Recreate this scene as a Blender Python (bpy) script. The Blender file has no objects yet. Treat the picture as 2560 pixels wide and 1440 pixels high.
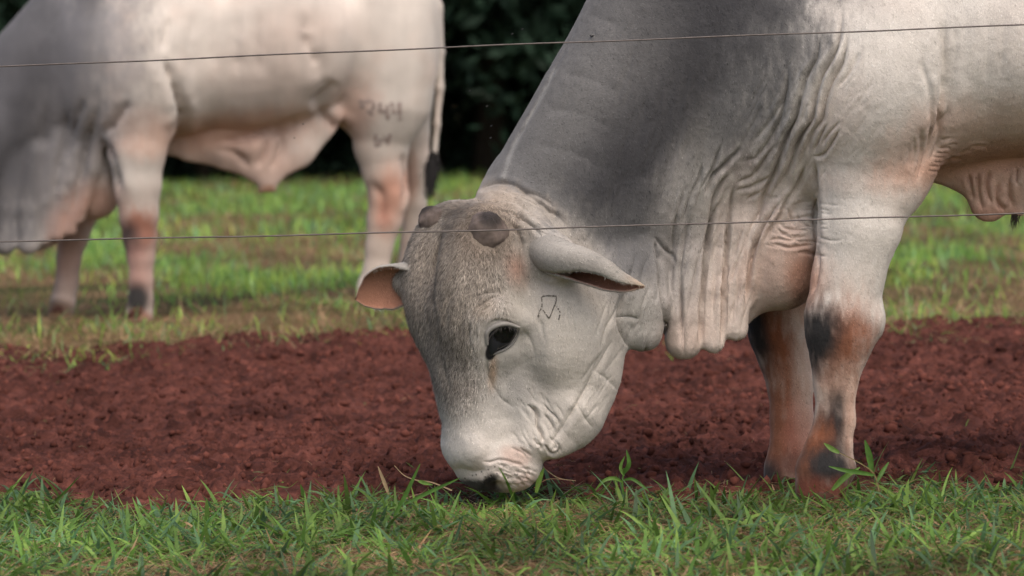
import bpy, bmesh, math, random
import numpy as np
from mathutils import Vector, Matrix
from mathutils.bvhtree import BVHTree

SC = bpy.context.scene
COL = SC.collection
FPX, CAMY, CAMZ, HOR = 8000.0, -8.0, 1.0, 240.0      # focal length in photo pixels, camera place, horizon row

# ------------------------------------------------------------------ camera, world, sun, exposure
cam = bpy.data.objects.new('camera', bpy.data.cameras.new('camera')); COL.objects.link(cam)
cam.location = (0, CAMY, CAMZ); cam.rotation_euler = (math.pi / 2, 0, 0)
cam.data.sensor_width = 36.0; cam.data.lens = FPX / 2560 * 36.0
cam.data.shift_y = (HOR - 720) / 2560
cam.data.clip_start = 0.1; cam.data.clip_end = 500
cam.data.dof.use_dof = True; cam.data.dof.focus_distance = 7.95; cam.data.dof.aperture_fstop = 4.0
SC.camera = cam

SUN_EL, SUN_AZ = math.radians(57), math.radians(158)   # soft hazy sun high up on the right
w = bpy.data.worlds.new('World'); SC.world = w; w.use_nodes = True
nt = w.node_tree; nt.nodes.clear()
sky = nt.nodes.new('ShaderNodeTexSky'); sky.sky_type = 'NISHITA'; sky.sun_disc = False
sky.sun_elevation = SUN_EL; sky.sun_rotation = SUN_AZ
sky.air_density = 0.9; sky.dust_density = 6.0; sky.ozone_density = 0.0
bg = nt.nodes.new('ShaderNodeBackground'); bg.inputs['Strength'].default_value = 0.15
wo = nt.nodes.new('ShaderNodeOutputWorld')
nt.links.new(sky.outputs[0], bg.inputs['Color']); nt.links.new(bg.outputs[0], wo.inputs['Surface'])
sl = bpy.data.lights.new('sun', 'SUN'); sl.energy = 0.5; sl.angle = math.radians(60); sl.color = (1.0, 0.985, 0.965)
so = bpy.data.objects.new('sun', sl); COL.objects.link(so)
sd = Vector((math.sin(SUN_AZ) * math.cos(SUN_EL), math.cos(SUN_AZ) * math.cos(SUN_EL), math.sin(SUN_EL)))
so.rotation_euler = sd.to_track_quat('Z', 'Y').to_euler(); so.location = (3, -6, 16)
SC.view_settings.view_transform = 'Standard'; SC.view_settings.look = 'None'
SC.view_settings.exposure = 0.53; SC.view_settings.gamma = 1.0; SC.view_settings.use_curve_mapping = False
SC.render.engine = 'CYCLES'
SC.cycles.max_bounces = 6; SC.cycles.diffuse_bounces = 4; SC.cycles.transparent_max_bounces = 4
SC.cycles.use_denoising = True

rng = np.random.default_rng(7)
random.seed(7)

# ------------------------------------------------------------------ helpers
def W(px, py, Y):
    d = Y - CAMY
    return np.array([(px - 1280) * d / FPX, Y, CAMZ - (py - HOR) * d / FPX])

def project(P):
    d = P[:, 1] - CAMY
    return 1280 + FPX * P[:, 0] / d, HOR + FPX * (CAMZ - P[:, 2]) / d

def sstep(a, b, x):
    t = np.clip((x - a) / (b - a), 0, 1); return t * t * (3 - 2 * t)

def _hash(i, j, k, s):
    h = (i.astype(np.uint32) * np.uint32(374761393) + j.astype(np.uint32) * np.uint32(668265263)
         + k.astype(np.uint32) * np.uint32(2246822519) + np.uint32(s * 3266489917 & 0xffffffff))
    h = (h ^ (h >> np.uint32(13))) * np.uint32(1274126177)
    h = h ^ (h >> np.uint32(16))
    return (h & np.uint32(0xffffff)).astype(np.float32) / np.float32(0xffffff)

def vnoise(P, scale=1.0, seed=0):
    P = np.asarray(P, np.float64) * scale
    if P.shape[1] == 2: P = np.concatenate([P, np.zeros((len(P), 1))], 1)
    I = np.floor(P).astype(np.int64); f = P - I; u = f * f * (3 - 2 * f)
    r = 0
    for a in (0, 1):
        for b in (0, 1):
            for c in (0, 1):
                wgt = (u[:, 0] if a else 1 - u[:, 0]) * (u[:, 1] if b else 1 - u[:, 1]) * (u[:, 2] if c else 1 - u[:, 2])
                r = r + wgt * _hash(I[:, 0] + a, I[:, 1] + b, I[:, 2] + c, seed + 1)
    return r * 2 - 1

def fbm(P, scale, octs=4, seed=0, gain=0.5):
    r, a = 0, 1.0
    for o in range(octs):
        r = r + a * vnoise(P, scale * 2 ** o, seed + o * 7); a *= gain
    return r

def mesh_np(name, V, tris=None, quads=None, mat=None, parent=None, col=None, smooth=True, link=True):
    """one mesh object from numpy arrays; col is a per-vertex linear colour"""
    V = np.asarray(V, np.float32)
    me = bpy.data.meshes.new(name)
    loops, starts, tot = [], [], 0
    if quads is not None and len(quads):
        q = np.asarray(quads, np.int32); loops.append(q.ravel()); starts.append(np.arange(len(q)) * 4); tot += q.size
    if tris is not None and len(tris):
        t = np.asarray(tris, np.int32); loops.append(t.ravel()); starts.append(tot + np.arange(len(t)) * 3)
    L = np.concatenate(loops).astype(np.int32); S = np.concatenate(starts).astype(np.int32)
    me.vertices.add(len(V)); me.vertices.foreach_set('co', V.ravel())
    me.loops.add(len(L)); me.loops.foreach_set('vertex_index', L)
    me.polygons.add(len(S)); me.polygons.foreach_set('loop_start', S)
    me.update(calc_edges=True)
    if smooth: me.polygons.foreach_set('use_smooth', np.ones(len(S), bool))
    if col is not None:
        ca = me.color_attributes.new('Col', 'FLOAT_COLOR', 'POINT')
        c4 = np.ones((len(V), 4), np.float32); c4[:, :3] = col; ca.data.foreach_set('color', c4.ravel())
    if mat: me.materials.append(mat)
    o = bpy.data.objects.new(name, me)
    if parent: o.parent = parent
    if link: COL.objects.link(o)
    return o

def empty(name, loc=(0, 0, 0)):
    o = bpy.data.objects.new(name, None); o.location = loc; o.empty_display_size = 0.1; COL.objects.link(o); return o

def tag(o, label=None, cat=None, group=None, kind=None):
    if label: o['label'] = label
    if cat: o['category'] = cat
    if group: o['group'] = group
    if kind: o['kind'] = kind
    return o

class Mat:
    """tiny node-tree writer"""
    def __init__(s, name):
        s.m = bpy.data.materials.new(name); s.m.use_nodes = True; s.t = s.m.node_tree
        s.b = s.t.nodes['Principled BSDF']; s.out = s.t.nodes['Material Output']
    def n(s, typ, ins=None, **kw):
        nd = s.t.nodes.new(typ)
        for k, v in kw.items(): setattr(nd, k, v)
        for k, v in (ins or {}).items(): s.put(nd.inputs[k], v)
        return nd
    def put(s, sock, v):
        if isinstance(v, bpy.types.NodeSocket): s.t.links.new(v, sock)
        else: sock.default_value = v
    def set(s, **kw):
        for k, v in kw.items(): s.put(s.b.inputs[k.replace('_', ' ')], v)
    def attr(s, name='Col'):
        return s.n('ShaderNodeAttribute', attribute_name=name).outputs['Color']
    def pos(s, scale=(1, 1, 1)):
        tc = s.n('ShaderNodeTexCoord'); mp = s.n('ShaderNodeMapping'); s.t.links.new(tc.outputs['Object'], mp.inputs[0])
        mp.inputs['Scale'].default_value = scale; return mp.outputs[0]
    def noise(s, scale, vec=None, detail=3, rough=0.6):
        nd = s.n('ShaderNodeTexNoise', {'Scale': scale, 'Detail': detail, 'Roughness': rough})
        s.put(nd.inputs['Vector'], vec or s.pos()); return nd.outputs[0]
    def ramp(s, fac, stops):
        r = s.n('ShaderNodeValToRGB', {'Fac': fac}); e = r.color_ramp.elements
        while len(e) < len(stops): e.new(0.5)
        for el, (p, c) in zip(e, stops):
            el.position = p; el.color = (c, c, c, 1) if not hasattr(c, '__len__') else (*c, 1)
        return r.outputs[0]
    def mix(s, a, b, fac, mode='MIX'):
        nd = s.n('ShaderNodeMix', data_type='RGBA', blend_type=mode)
        s.put(nd.inputs[0], fac); s.put(nd.inputs[6], a if isinstance(a, bpy.types.NodeSocket) else (*a, 1))
        s.put(nd.inputs[7], b if isinstance(b, bpy.types.NodeSocket) else (*b, 1)); return nd.outputs[2]
    def bump(s, h, strength, dist, normal=None):
        nd = s.n('ShaderNodeBump', {'Height': h, 'Strength': strength, 'Distance': dist})
        if normal: s.put(nd.inputs['Normal'], normal)
        return nd.outputs[0]

def mat_coat():
    m = Mat('bull_coat'); c = m.attr()
    fine = m.noise(420, detail=2); fleck = m.noise(900, detail=1)
    c = m.mix(c, m.ramp(fine, [(0.25, 0.68), (0.75, 1.32)]), 0.40, 'MULTIPLY')
    c = m.mix(c, m.ramp(fleck, [(0.3, 0.7), (0.7, 1.3)]), 0.25, 'MULTIPLY')
    n1 = m.bump(m.noise(160, detail=4), 0.28, 0.004)
    n2 = m.bump(fine, 0.30, 0.0016, n1)
    m.set(Base_Color=c, Roughness=0.82, Normal=n2, Sheen_Weight=0.12, Sheen_Roughness=0.5)
    m.b.inputs['Specular IOR Level'].default_value = 0.22
    return m.m

def mat_attr(name, rough=0.8, spec=0.3, trans=0.0, nscale=None):
    m = Mat(name); c = m.attr()
    if nscale:
        c = m.mix(c, m.ramp(m.noise(nscale), [(0.25, 0.65), (0.75, 1.3)]), 0.7, 'MULTIPLY')
    m.set(Base_Color=c, Roughness=rough); m.b.inputs['Specular IOR Level'].default_value = spec
    if trans:
        tb = m.n('ShaderNodeBsdfTranslucent', {'Color': c}); mx = m.n('ShaderNodeMixShader', {0: trans})
        m.t.links.new(m.b.outputs[0], mx.inputs[1]); m.t.links.new(tb.outputs[0], mx.inputs[2])
        m.t.links.new(mx.outputs[0], m.out.inputs['Surface'])
    return m.m

def mat_plain(name, col, rough=0.6, spec=0.4, var=0.3, nscale=30, bump=0.0):
    m = Mat(name); n = m.noise(nscale, detail=4)
    c = m.mix(col, m.ramp(n, [(0.25, 1 - var), (0.75, 1 + var)]), 1.0, 'MULTIPLY')
    m.set(Base_Color=c, Roughness=rough); m.b.inputs['Specular IOR Level'].default_value = spec
    if bump: m.set(Normal=m.bump(n, 0.6, bump))
    return m.m

# ------------------------------------------------------------------ ground
def ground_z(X, Y):
    X = np.asarray(X, float); Y = np.asarray(Y, float)
    z = 0.025 * (np.clip(X, -9, 9) - 0.78) + 0.075 * sstep(2.0, 6.0, Y)
    z = z + 0.05 * np.exp(-(((X + 0.65) / 0.9) ** 2 + ((Y - 7.0) / 1.3) ** 2))
    return z

def soil_edge_near(X):   # where the front grass ends and the bare soil begins
    X = np.asarray(X, float); P = np.stack([X, X * 0 + 3.1], 1)
    return 0.29 + 0.17 * fbm(P, 2.1, 4, 5) + 0.05 * X * 0
def soil_edge_far(X):
    X = np.asarray(X, float); P = np.stack([X, X * 0 + 9.7], 1)
    return 4.72 - 0.25 * sstep(0.2, 1.6, X) + 0.45 * fbm(P, 1.1, 4, 15)

def grid_mesh(name, xs, ys, zf, mat, col=None):
    X, Y = np.meshgrid(xs, ys, indexing='ij'); V = np.stack([X.ravel(), Y.ravel(), zf(X.ravel(), Y.ravel())], 1)
    n, m_ = len(xs), len(ys); I = np.arange(n * m_).reshape(n, m_)
    Q = np.stack([I[:-1, :-1], I[1:, :-1], I[1:, 1:], I[:-1, 1:]], -1).reshape(-1, 4)
    return mesh_np(name, V, quads=Q, mat=mat, col=col(V) if col else None)

def build_ground():
    m = Mat('turf_soil')
    big = m.noise(0.9, detail=4); small = m.noise(35, detail=5)
    c = m.mix((0.055, 0.055, 0.020), (0.15, 0.095, 0.052), m.ramp(big, [(0.42, 0.0), (0.62, 1.0)]))
    c = m.mix(c, m.ramp(small, [(0.25, 0.55), (0.75, 1.35)]), 0.8, 'MULTIPLY')
    m.set(Base_Color=c, Roughness=0.95, Normal=m.bump(small, 0.8, 0.02)); m.b.inputs['Specular IOR Level'].default_value = 0.1
    xs = np.concatenate([np.linspace(-250, -10, 12), np.linspace(-9, 9, 91), np.linspace(10, 250, 12)])
    ys = np.concatenate([np.linspace(-60, -4, 10), np.linspace(-3.5, 14, 90), np.linspace(15, 60, 30), np.linspace(70, 300, 10)])
    g = grid_mesh('ground', xs, ys, lambda X, Y: ground_z(X, Y) - 0.028, m.m)
    tag(g, kind='structure')
    # bare red soil: clods in real relief
    m = Mat('red_soil')
    n1 = m.noise(9, detail=6); n2 = m.noise(120, detail=4); n3 = m.noise(2.2, detail=3)
    c = m.mix((0.043, 0.0150, 0.0114), (0.122, 0.0440, 0.0335), m.ramp(n1, [(0.35, 0.0), (0.66, 1.0)]))
    c = m.mix(c, m.ramp(n2, [(0.25, 0.6), (0.75, 1.35)]), 0.8, 'MULTIPLY')
    c = m.mix(c, m.ramp(m.noise(38, detail=4), [(0.35, 0.6), (0.65, 1.3)]), 0.8, 'MULTIPLY')
    c = m.mix(c, m.ramp(n3, [(0.3, 0.62), (0.7, 1.3)]), 0.8, 'MULTIPLY')
    m.set(Base_Color=c, Roughness=0.95, Normal=m.bump(n2, 0.7, 0.01)); m.b.inputs['Specular IOR Level'].default_value = 0.12
    xs = np.concatenate([np.linspace(-3.6, -2.01, 50), np.linspace(-2.0, 2.0, 440), np.linspace(2.01, 3.6, 50)]); ys = np.concatenate([np.linspace(-0.35, 1.6, 210), np.linspace(1.608, 6.2, 340)])
    def zf(X, Y):
        P = np.stack([X, Y], 1); wob = np.stack([X + 0.03 * vnoise(P, 14, 3), Y + 0.03 * vnoise(P, 14, 4)], 1)
        z = 0.016 * fbm(wob, 2.4, 3, 21)
        bil = 1 - np.abs(vnoise(wob, 12.0, 31)); z = z + 0.013 * (bil ** 2 - 0.5)
        lum = np.maximum(0, vnoise(wob * [1, 0.8], 21.0, 41)); z = z + 0.026 * lum * sstep(-0.3, 0.4, vnoise(P, 1.3, 43))
        z = z + 0.026 * np.maximum(0, vnoise(wob, 36.0, 51)) + 0.007 * np.maximum(0, vnoise(P, 60.0, 61))
        for (hx, hy) in HOOF_AT: z = z - 0.012 * np.exp(-(((X - hx) ** 2 + (Y - hy) ** 2) / 0.11 ** 2))
        ed = np.minimum(Y - soil_edge_near(X) + 0.12, soil_edge_far(X) + 0.35 - Y)
        return ground_z(X, Y) - 0.006 + 1.15 * z * sstep(-0.1, 0.2, ed) - 0.05 * sstep(0.12, -0.22, ed)
    s = grid_mesh('soil_strip', xs, ys, zf, m.m); tag(s, kind='structure')
    return zf

HOOF_AT = [(0.775, 0.0), (0.72, 0.32)]

# loose lumps on the soil
def build_clods(zf):
    N = 26000
    ico = bmesh.new(); bmesh.ops.create_icosphere(ico, subdivisions=1, radius=1)
    bv = np.array([v.co[:] for v in ico.verts]); bf = np.array([[v.index for v in f.verts] for f in ico.faces]); ico.free()
    X = rng.uniform(-2.6, 2.6, N); Y = 0.1 + 5.3 * rng.random(N)
    keep = (Y > soil_edge_near(X) - 0.1) & (Y < soil_edge_far(X) + 0.2); X, Y = X[keep], Y[keep]; N = len(X)
    r = 0.0032 + 0.0125 * rng.random(N) ** 3.0
    Z = zf(X, Y) + r * 0.05
    V = bv[None] * (r[:, None, None] * rng.uniform(0.6, 1.4, (N, 1, 3))) * (1 + rng.uniform(-0.3, 0.3, (N, len(bv), 1)))
    V = V + np.stack([X, Y, Z], 1)[:, None]
    T = bf[None] + (np.arange(N) * len(bv))[:, None, None]
    base = np.array([0.086, 0.0305, 0.0230]); c = base * rng.uniform(0.7, 1.25, (N, 1)) * np.clip(1 + 0.5 * fbm(np.stack([X, Y], 1), 2.5, 3, 88), 0.6, 1.5)[:, None]
    o = mesh_np('soil_clods', V.reshape(-1, 3), tris=T.reshape(-1, 3), mat=mat_attr('clod', 0.95, 0.1, nscale=90), col=np.repeat(c, len(bv), 0), smooth=False)
    tag(o, 'loose red clods scattered over the bare soil strip', kind='stuff')

# ------------------------------------------------------------------ grass blades
def blades(name, X, Y, Z, L, Wd, az, lean, curl, col, segs=4, mat=None, tipc=None, parent=None):
    """ribbon blades: base point, length, width, azimuth, lean from vertical, extra bend along the blade"""
    N = len(X); d = np.stack([np.cos(az), np.sin(az)], 1)
    side = np.stack([-np.sin(az), np.cos(az), np.zeros(N)], 1)
    tw = rng.uniform(-0.9, 0.9, N); up = np.array([0, 0, 1.0])
    sidev = side * np.cos(tw)[:, None] + (up * np.sin(tw)[:, None]) * 0.6
    P = np.stack([X, Y, Z], 1); ang = lean.copy(); st = L / segs
    V, C = [], []
    tipc = col if tipc is None else tipc
    for k in range(segs + 1):
        t = k / segs; wd = Wd * (0.55 + 0.45 * min(1, t * 4)) * (1 - t ** 2.2) + 0.0004
        V.append(P - sidev * wd[:, None] / 2); V.append(P + sidev * wd[:, None] / 2)
        cc = col * (1 - t) + tipc * t; C.append(cc); C.append(cc)
        h = np.sin(ang); P = P + np.stack([d[:, 0] * h, d[:, 1] * h, np.cos(ang)], 1) * st[:, None]
        ang = ang + curl / segs
    V = np.stack(V, 1); C = np.stack(C, 1); n = 2 * (segs + 1)
    q = np.array([[2 * k, 2 * k + 1, 2 * k + 3, 2 * k + 2] for k in range(segs)])
    Q = q[None] + (np.arange(N) * n)[:, None, None]
    zmin = ground_z(V[..., 0], V[..., 1]) - 0.02
    V[..., 2] = np.maximum(V[..., 2], zmin)
    return mesh_np(name, V.reshape(-1, 3), quads=Q.reshape(-1, 4), mat=mat, col=C.reshape(-1, 3), parent=parent)

def green(n, dry, bright=1.0):
    a = np.array([0.074, 0.168, 0.030]); b = np.array([0.165, 0.262, 0.056]); cc = np.array([0.080, 0.160, 0.072]); d = np.array([0.42, 0.295, 0.175]); e = np.array([0.20, 0.115, 0.055])
    u = rng.random((n, 1)); c = a * (1 - u) + b * u
    k = rng.random((n, 1)) < 0.3; c = np.where(k, cc * (0.7 + 0.8 * u), c) * bright
    isdry = rng.random((n, 1)) < dry.reshape(-1, 1); v = rng.random((n, 1))
    return np.where(isdry, d * (1 - v) + e * v, c) * rng.uniform(0.75, 1.25, (n, 1)), isdry[:, 0]

def build_grass():
    mg = mat_attr('grass_blade', 0.55, 0.35, 0.45, nscale=60)
    # foreground turf in front of the soil
    def field(name, N, x0, x1, y0, y1, dens, Lr, Wr, dryf, leanr, label, segs=4, z0=-0.02, bright=1.0):
        X = rng.uniform(x0, x1, N); Y = rng.uniform(y0, y1, N); P = np.stack([X, Y], 1)
        keep = rng.random(N) < dens(X, Y, P); X, Y, P = X[keep], Y[keep], P[keep]; n = len(X)
        cl = fbm(P, 5.0, 3, 77)
        L = rng.uniform(*Lr, n) * (1 + 0.35 * cl); Wd = rng.uniform(*Wr, n)
        col, dry = green(n, dryf(X, Y, P), bright); col = col * np.clip(1 + 0.45 * fbm(P, 3.5, 3, 151), 0.55, 1.6)[:, None]; yl = np.clip(fbm(P, 2.2, 3, 161), 0, 1)[:, None] * (~dry)[:, None]; col = col * (1 + yl * np.array([0.7, 0.25, 0.0]))
        az = rng.uniform(0, 2 * math.pi, n); lean = rng.uniform(*leanr, n) ; curl = rng.uniform(-0.2, 1.5, n)
        lean = np.where(dry, lean + 0.5, lean); Wd = np.where(dry, Wd * 0.6, Wd)
        tip = col * 1.1 + 0.02 * rng.random((n, 1)) * np.array([1, 0.9, 0.3])
        o = blades(name, X, Y, ground_z(X, Y) + z0, L, Wd, az, lean, curl, col, segs, mg, tip)
        return tag(o, label, kind='stuff')
    edge = lambda X, Y: sstep(0.10, -0.12, Y - soil_edge_near(X) - 0.03)
    field('grass', 31000, -2.0, 2.0, -2.0, 0.6, lambda X, Y, P: edge(X, Y) * (0.55 + 0.45 * (fbm(P, 3.2, 3, 3) > -0.25)),
          (0.035, 0.11), (0.007, 0.0145), lambda X, Y, P: np.clip(0.32 + 0.40 * fbm(P, 2.3, 3, 9) + 0.25 * sstep(-0.3, -1.2, Y), 0.05, 0.75), (0.55, 1.5),
          'short broad bladed green grass in front of the red soil')
    field('tall_grass', 2600, -2.0, 2.0, -1.6, 0.55, lambda X, Y, P: edge(X, Y) * (fbm(P, 2.6, 3, 53) > -0.1),
          (0.08, 0.15), (0.009, 0.016), lambda X, Y, P: np.full(len(X), 0.12), (0.45, 1.35), 'longer green grass blades standing out of the front turf', 6)
    field('dry_thatch', 42000, -2.0, 2.0, -2.0, 0.7, lambda X, Y, P: edge(X, Y - 0.05),
          (0.03, 0.10), (0.0018, 0.004), lambda X, Y, P: np.full(len(X), 0.78), (1.05, 1.55),
          'matted dry straw lying between the front grass blades', 3, 0.0)
    # pasture behind the soil
    def pd(X, Y, P):
        e = sstep(-0.7, 1.0, Y - soil_edge_far(X)) * np.clip(0.75 + fbm(P, 3.0, 2, 17), 0.1, 1); return e * np.clip(0.12 + 0.85 * sstep(-0.25, 0.25, fbm(P * [1, 0.6], 1.0, 3, 13)), 0, 1)
    def pdry(X, Y, P):
        return np.clip(0.12 + 0.75 * sstep(-0.05, 0.3, fbm(P * [1, 0.5], 0.9, 3, 99)) + 0.85 * sstep(2.2, 0.6, Y - soil_edge_far(X)), 0, 0.95)
    field('pasture_grass', 105000, -5.0, 5.0, 4.0, 14.0, pd, (0.05, 0.14), (0.006, 0.011), pdry, (0.05, 0.7),
          'blurred green pasture grass with brown patches behind the soil', 3, -0.03, 1.9)
    field('dry_pasture_grass', 120000, -4.2, 4.2, 3.2, 7.6, lambda X, Y, P: sstep(-1.2, 0.4, Y - soil_edge_far(X)) ** 1.6 * sstep(3.2, 1.2, Y - soil_edge_far(X)) * np.clip(0.55 + 0.9 * fbm(P, 1.8, 3, 29), 0.03, 1),
          (0.04, 0.12), (0.005, 0.010), lambda X, Y, P: np.clip(0.92 + 0.3 * fbm(P, 1.4, 2, 33), 0.4, 1), (0.3, 1.4), 'short dry brown grass along the far edge of the red soil', 2, -0.03, 1.5)
    field('far_pasture_grass', 70000, -8.5, 8.5, 14.0, 31.0, lambda X, Y, P: np.clip(0.6 + 0.5 * fbm(P, 0.5, 2, 14), 0, 1),
          (0.07, 0.17), (0.010, 0.02), pdry, (0.05, 0.7), 'far green pasture grass reaching to the dark trees', 2, -0.03, 1.8)
    field('straw_bits', 5200, -3.0, 3.0, 0.0, 5.4, lambda X, Y, P: 0.16 + 0.8 * np.maximum(sstep(0.9, 0.0, Y - soil_edge_near(X)), sstep(1.3, 0.0, soil_edge_far(X) - Y)) ** 2, (0.02, 0.09), (0.0015, 0.004), lambda X, Y, P: np.full(len(X), 0.82), (1.0, 1.6),
          'thin straw and stray grass lying on the red soil', 3, 0.006)

# ------------------------------------------------------------------ implicit bodies
class Field:
    def __init__(s, lo, hi, h):
        s.lo = np.array(lo, float); s.h = h; s.n = np.ceil((np.array(hi) - s.lo) / h).astype(int) + 1
        s.ax = [(s.lo[i] + h * np.arange(s.n[i])).astype(np.float32) for i in range(3)]
        s.v = np.full(s.n, 1.0, np.float32)
    def op(s, fn, lo, hi, k, cut=False):
        m = 0.05 + k; sl, g = [], []
        for i in range(3):
            a = max(0, int((lo[i] - m - s.lo[i]) / s.h)); b = min(s.n[i], int((hi[i] + m - s.lo[i]) / s.h) + 2)
            if b <= a: return
            sl.append(slice(a, b)); g.append(s.ax[i][a:b])
        d = fn(g[0][:, None, None], g[1][None, :, None], g[2][None, None, :]).astype(np.float32)
        v = s.v[tuple(sl)]
        if cut: d = -d; h_ = np.maximum(k - np.abs(v - d), 0) / k; s.v[tuple(sl)] = np.maximum(v, d) + h_ * h_ * k / 4
        else: h_ = np.maximum(k - np.abs(v - d), 0) / k; s.v[tuple(sl)] = np.minimum(v, d) - h_ * h_ * k / 4
    def ell(s, c, r, k=0.04, R=None, cut=False):
        c = np.asarray(c, float); r = np.asarray(r, float); R = np.eye(3) if R is None else np.asarray(R)   # rows: local axes
        ext = np.sqrt(((R * r[:, None]) ** 2).sum(0))
        def fn(X, Y, Z):
            x, y, z = X - c[0], Y - c[1], Z - c[2]
            L = [(R[i, 0] * x + R[i, 1] * y + R[i, 2] * z) for i in range(3)]
            k0 = np.sqrt(sum((L[i] / r[i]) ** 2 for i in range(3))); k1 = np.sqrt(sum((L[i] / r[i] ** 2) ** 2 for i in range(3))) + 1e-6
            return k0 * (k0 - 1) / k1
        s.op(fn, c - ext, c + ext, k, cut)
    def cone(s, a, b, ra, rb, k=0.04, sy=1.0, cut=False):
        a, b = np.asarray(a, float), np.asarray(b, float); ba = b - a; sc = np.array([1, sy, 1]); bs = ba / sc; L2 = (bs ** 2).sum() + 1e-9
        def fn(X, Y, Z):
            x, y, z = X - a[0], (Y - a[1]) / sy, Z - a[2]
            t = np.clip((x * bs[0] + y * bs[1] + z * bs[2]) / L2, 0, 1)
            return np.sqrt((x - t * bs[0]) ** 2 + (y - t * bs[1]) ** 2 + (z - t * bs[2]) ** 2) - (ra + (rb - ra) * t)
        R = max(ra, rb) * np.array([1, max(sy, 0.3), 1]); s.op(fn, np.minimum(a, b) - R, np.maximum(a, b) + R, k, cut)
    def chain(s, pts, k=0.04, sy=1.0, kin=0.02):
        """pts: (px, py, r_px, Y); consecutive tapered links"""
        Q = [(W(p[0], p[1], p[3]), p[2] * (p[3] - CAMY) / FPX) for p in pts]
        for i in range(len(Q) - 1):
            s.cone(Q[i][0], Q[i + 1][0], Q[i][1], Q[i + 1][1], k if i == 0 else max(kin, 0.012), sy)
    def pell(s, px, py, rx, ry, Y, rY, k=0.04, ang=0.0, cut=False):
        """ellipsoid given by its outline in the side view (px) and its half thickness in metres"""
        sc = (Y - CAMY) / FPX; a = math.radians(ang)
        R = [[math.cos(a), 0, -math.sin(a)], [0, 1, 0], [math.sin(a), 0, math.cos(a)]]   # ang: clockwise on the picture
        s.ell(W(px, py, Y), (rx * sc, rY, ry * sc), k, R, cut)
    def surface(s):
        v = s.v; ins = v < 0
        nx, ny, nz = v.shape
        cnt = np.zeros((nx - 1, ny - 1, nz - 1), np.uint8)
        for a in (0, 1):
            for b in (0, 1):
                for c in (0, 1): cnt += ins[a:nx - 1 + a, b:ny - 1 + b, c:nz - 1 + c]
        cells = np.argwhere((cnt > 0) & (cnt < 8)); idx = np.full(cnt.shape, -1, np.int32)
        idx[cells[:, 0], cells[:, 1], cells[:, 2]] = np.arange(len(cells))
        acc = np.zeros((len(cells), 3)); n = np.zeros(len(cells))
        corners = [(a, b, c) for a in (0, 1) for b in (0, 1) for c in (0, 1)]
        cv = {q: v[cells[:, 0] + q[0], cells[:, 1] + q[1], cells[:, 2] + q[2]] for q in corners}
        for q in corners:
            for ax in range(3):
                if q[ax]: continue
                q2 = list(q); q2[ax] = 1; q2 = tuple(q2); A, B = cv[q], cv[q2]
                m = (A < 0) != (B < 0); t = np.where(m, A / np.where(m, A - B, 1), 0)
                p = np.tile(np.array(q, float), (len(cells), 1)); p[:, ax] = t
                acc[m] += p[m]; n[m] += 1
        V = s.lo + (cells + acc / n[:, None]) * s.h
        Q = []
        for ax in range(3):
            sl0 = [slice(None)] * 3; sl1 = [slice(None)] * 3; sl0[ax] = slice(0, -1); sl1[ax] = slice(1, None)
            A, B = ins[tuple(sl0)], ins[tuple(sl1)]
            o1, o2 = [(1, 2), (2, 0), (0, 1)][ax]
            for sign in (0, 1):
                E = np.argwhere((A & ~B) if sign == 0 else (~A & B))
                E = E[(E[:, o1] > 0) & (E[:, o2] > 0) & (E[:, o1] < v.shape[o1] - 1) & (E[:, o2] < v.shape[o2] - 1)]
                def cell(d1, d2):
                    e = E.copy(); e[:, o1] += d1; e[:, o2] += d2; return idx[e[:, 0], e[:, 1], e[:, 2]]
                q = np.stack([cell(-1, -1), cell(0, -1), cell(0, 0), cell(-1, 0)], 1)
                Q.append(q if sign == 0 else q[:, ::-1])
        Q = np.concatenate(Q); return V, Q[(Q >= 0).all(1)]

def relax(V, Q, it=3, lam=0.5):
    E = np.concatenate([Q[:, [0, 1]], Q[:, [1, 2]], Q[:, [2, 3]], Q[:, [3, 0]]]); n = len(V)
    deg = np.bincount(E.ravel(), minlength=n)
    for i in range(it):
        for l in (lam, -lam * 0.9):
            S = np.stack([np.bincount(E[:, 0], V[E[:, 1], c], n) + np.bincount(E[:, 1], V[E[:, 0], c], n) for c in range(3)], 1)
            V = V + l * (S / deg[:, None] - V)
    return V

def subdivide(V, Q, levels=1):
    o = mesh_np('tmp', V, quads=Q); md = o.modifiers.new('s', 'SUBSURF'); md.levels = levels; md.render_levels = levels
    dg = bpy.context.evaluated_depsgraph_get(); ev = o.evaluated_get(dg); me = ev.to_mesh()
    V2 = np.empty(len(me.vertices) * 3, np.float32); me.vertices.foreach_get('co', V2)
    Q2 = np.empty(len(me.loops), np.int32); me.loops.foreach_get('vertex_index', Q2)
    ev.to_mesh_clear(); me0 = o.data; bpy.data.objects.remove(o); bpy.data.meshes.remove(me0)
    return V2.reshape(-1, 3).astype(float), Q2.reshape(-1, 4)

def compact(V, Q, snap):
    used = np.zeros(len(V), bool); used[Q.ravel()] = True; used[snap.ravel()] = True
    ix = np.cumsum(used) - 1; return V[used], ix[Q], ix[snap]

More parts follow.
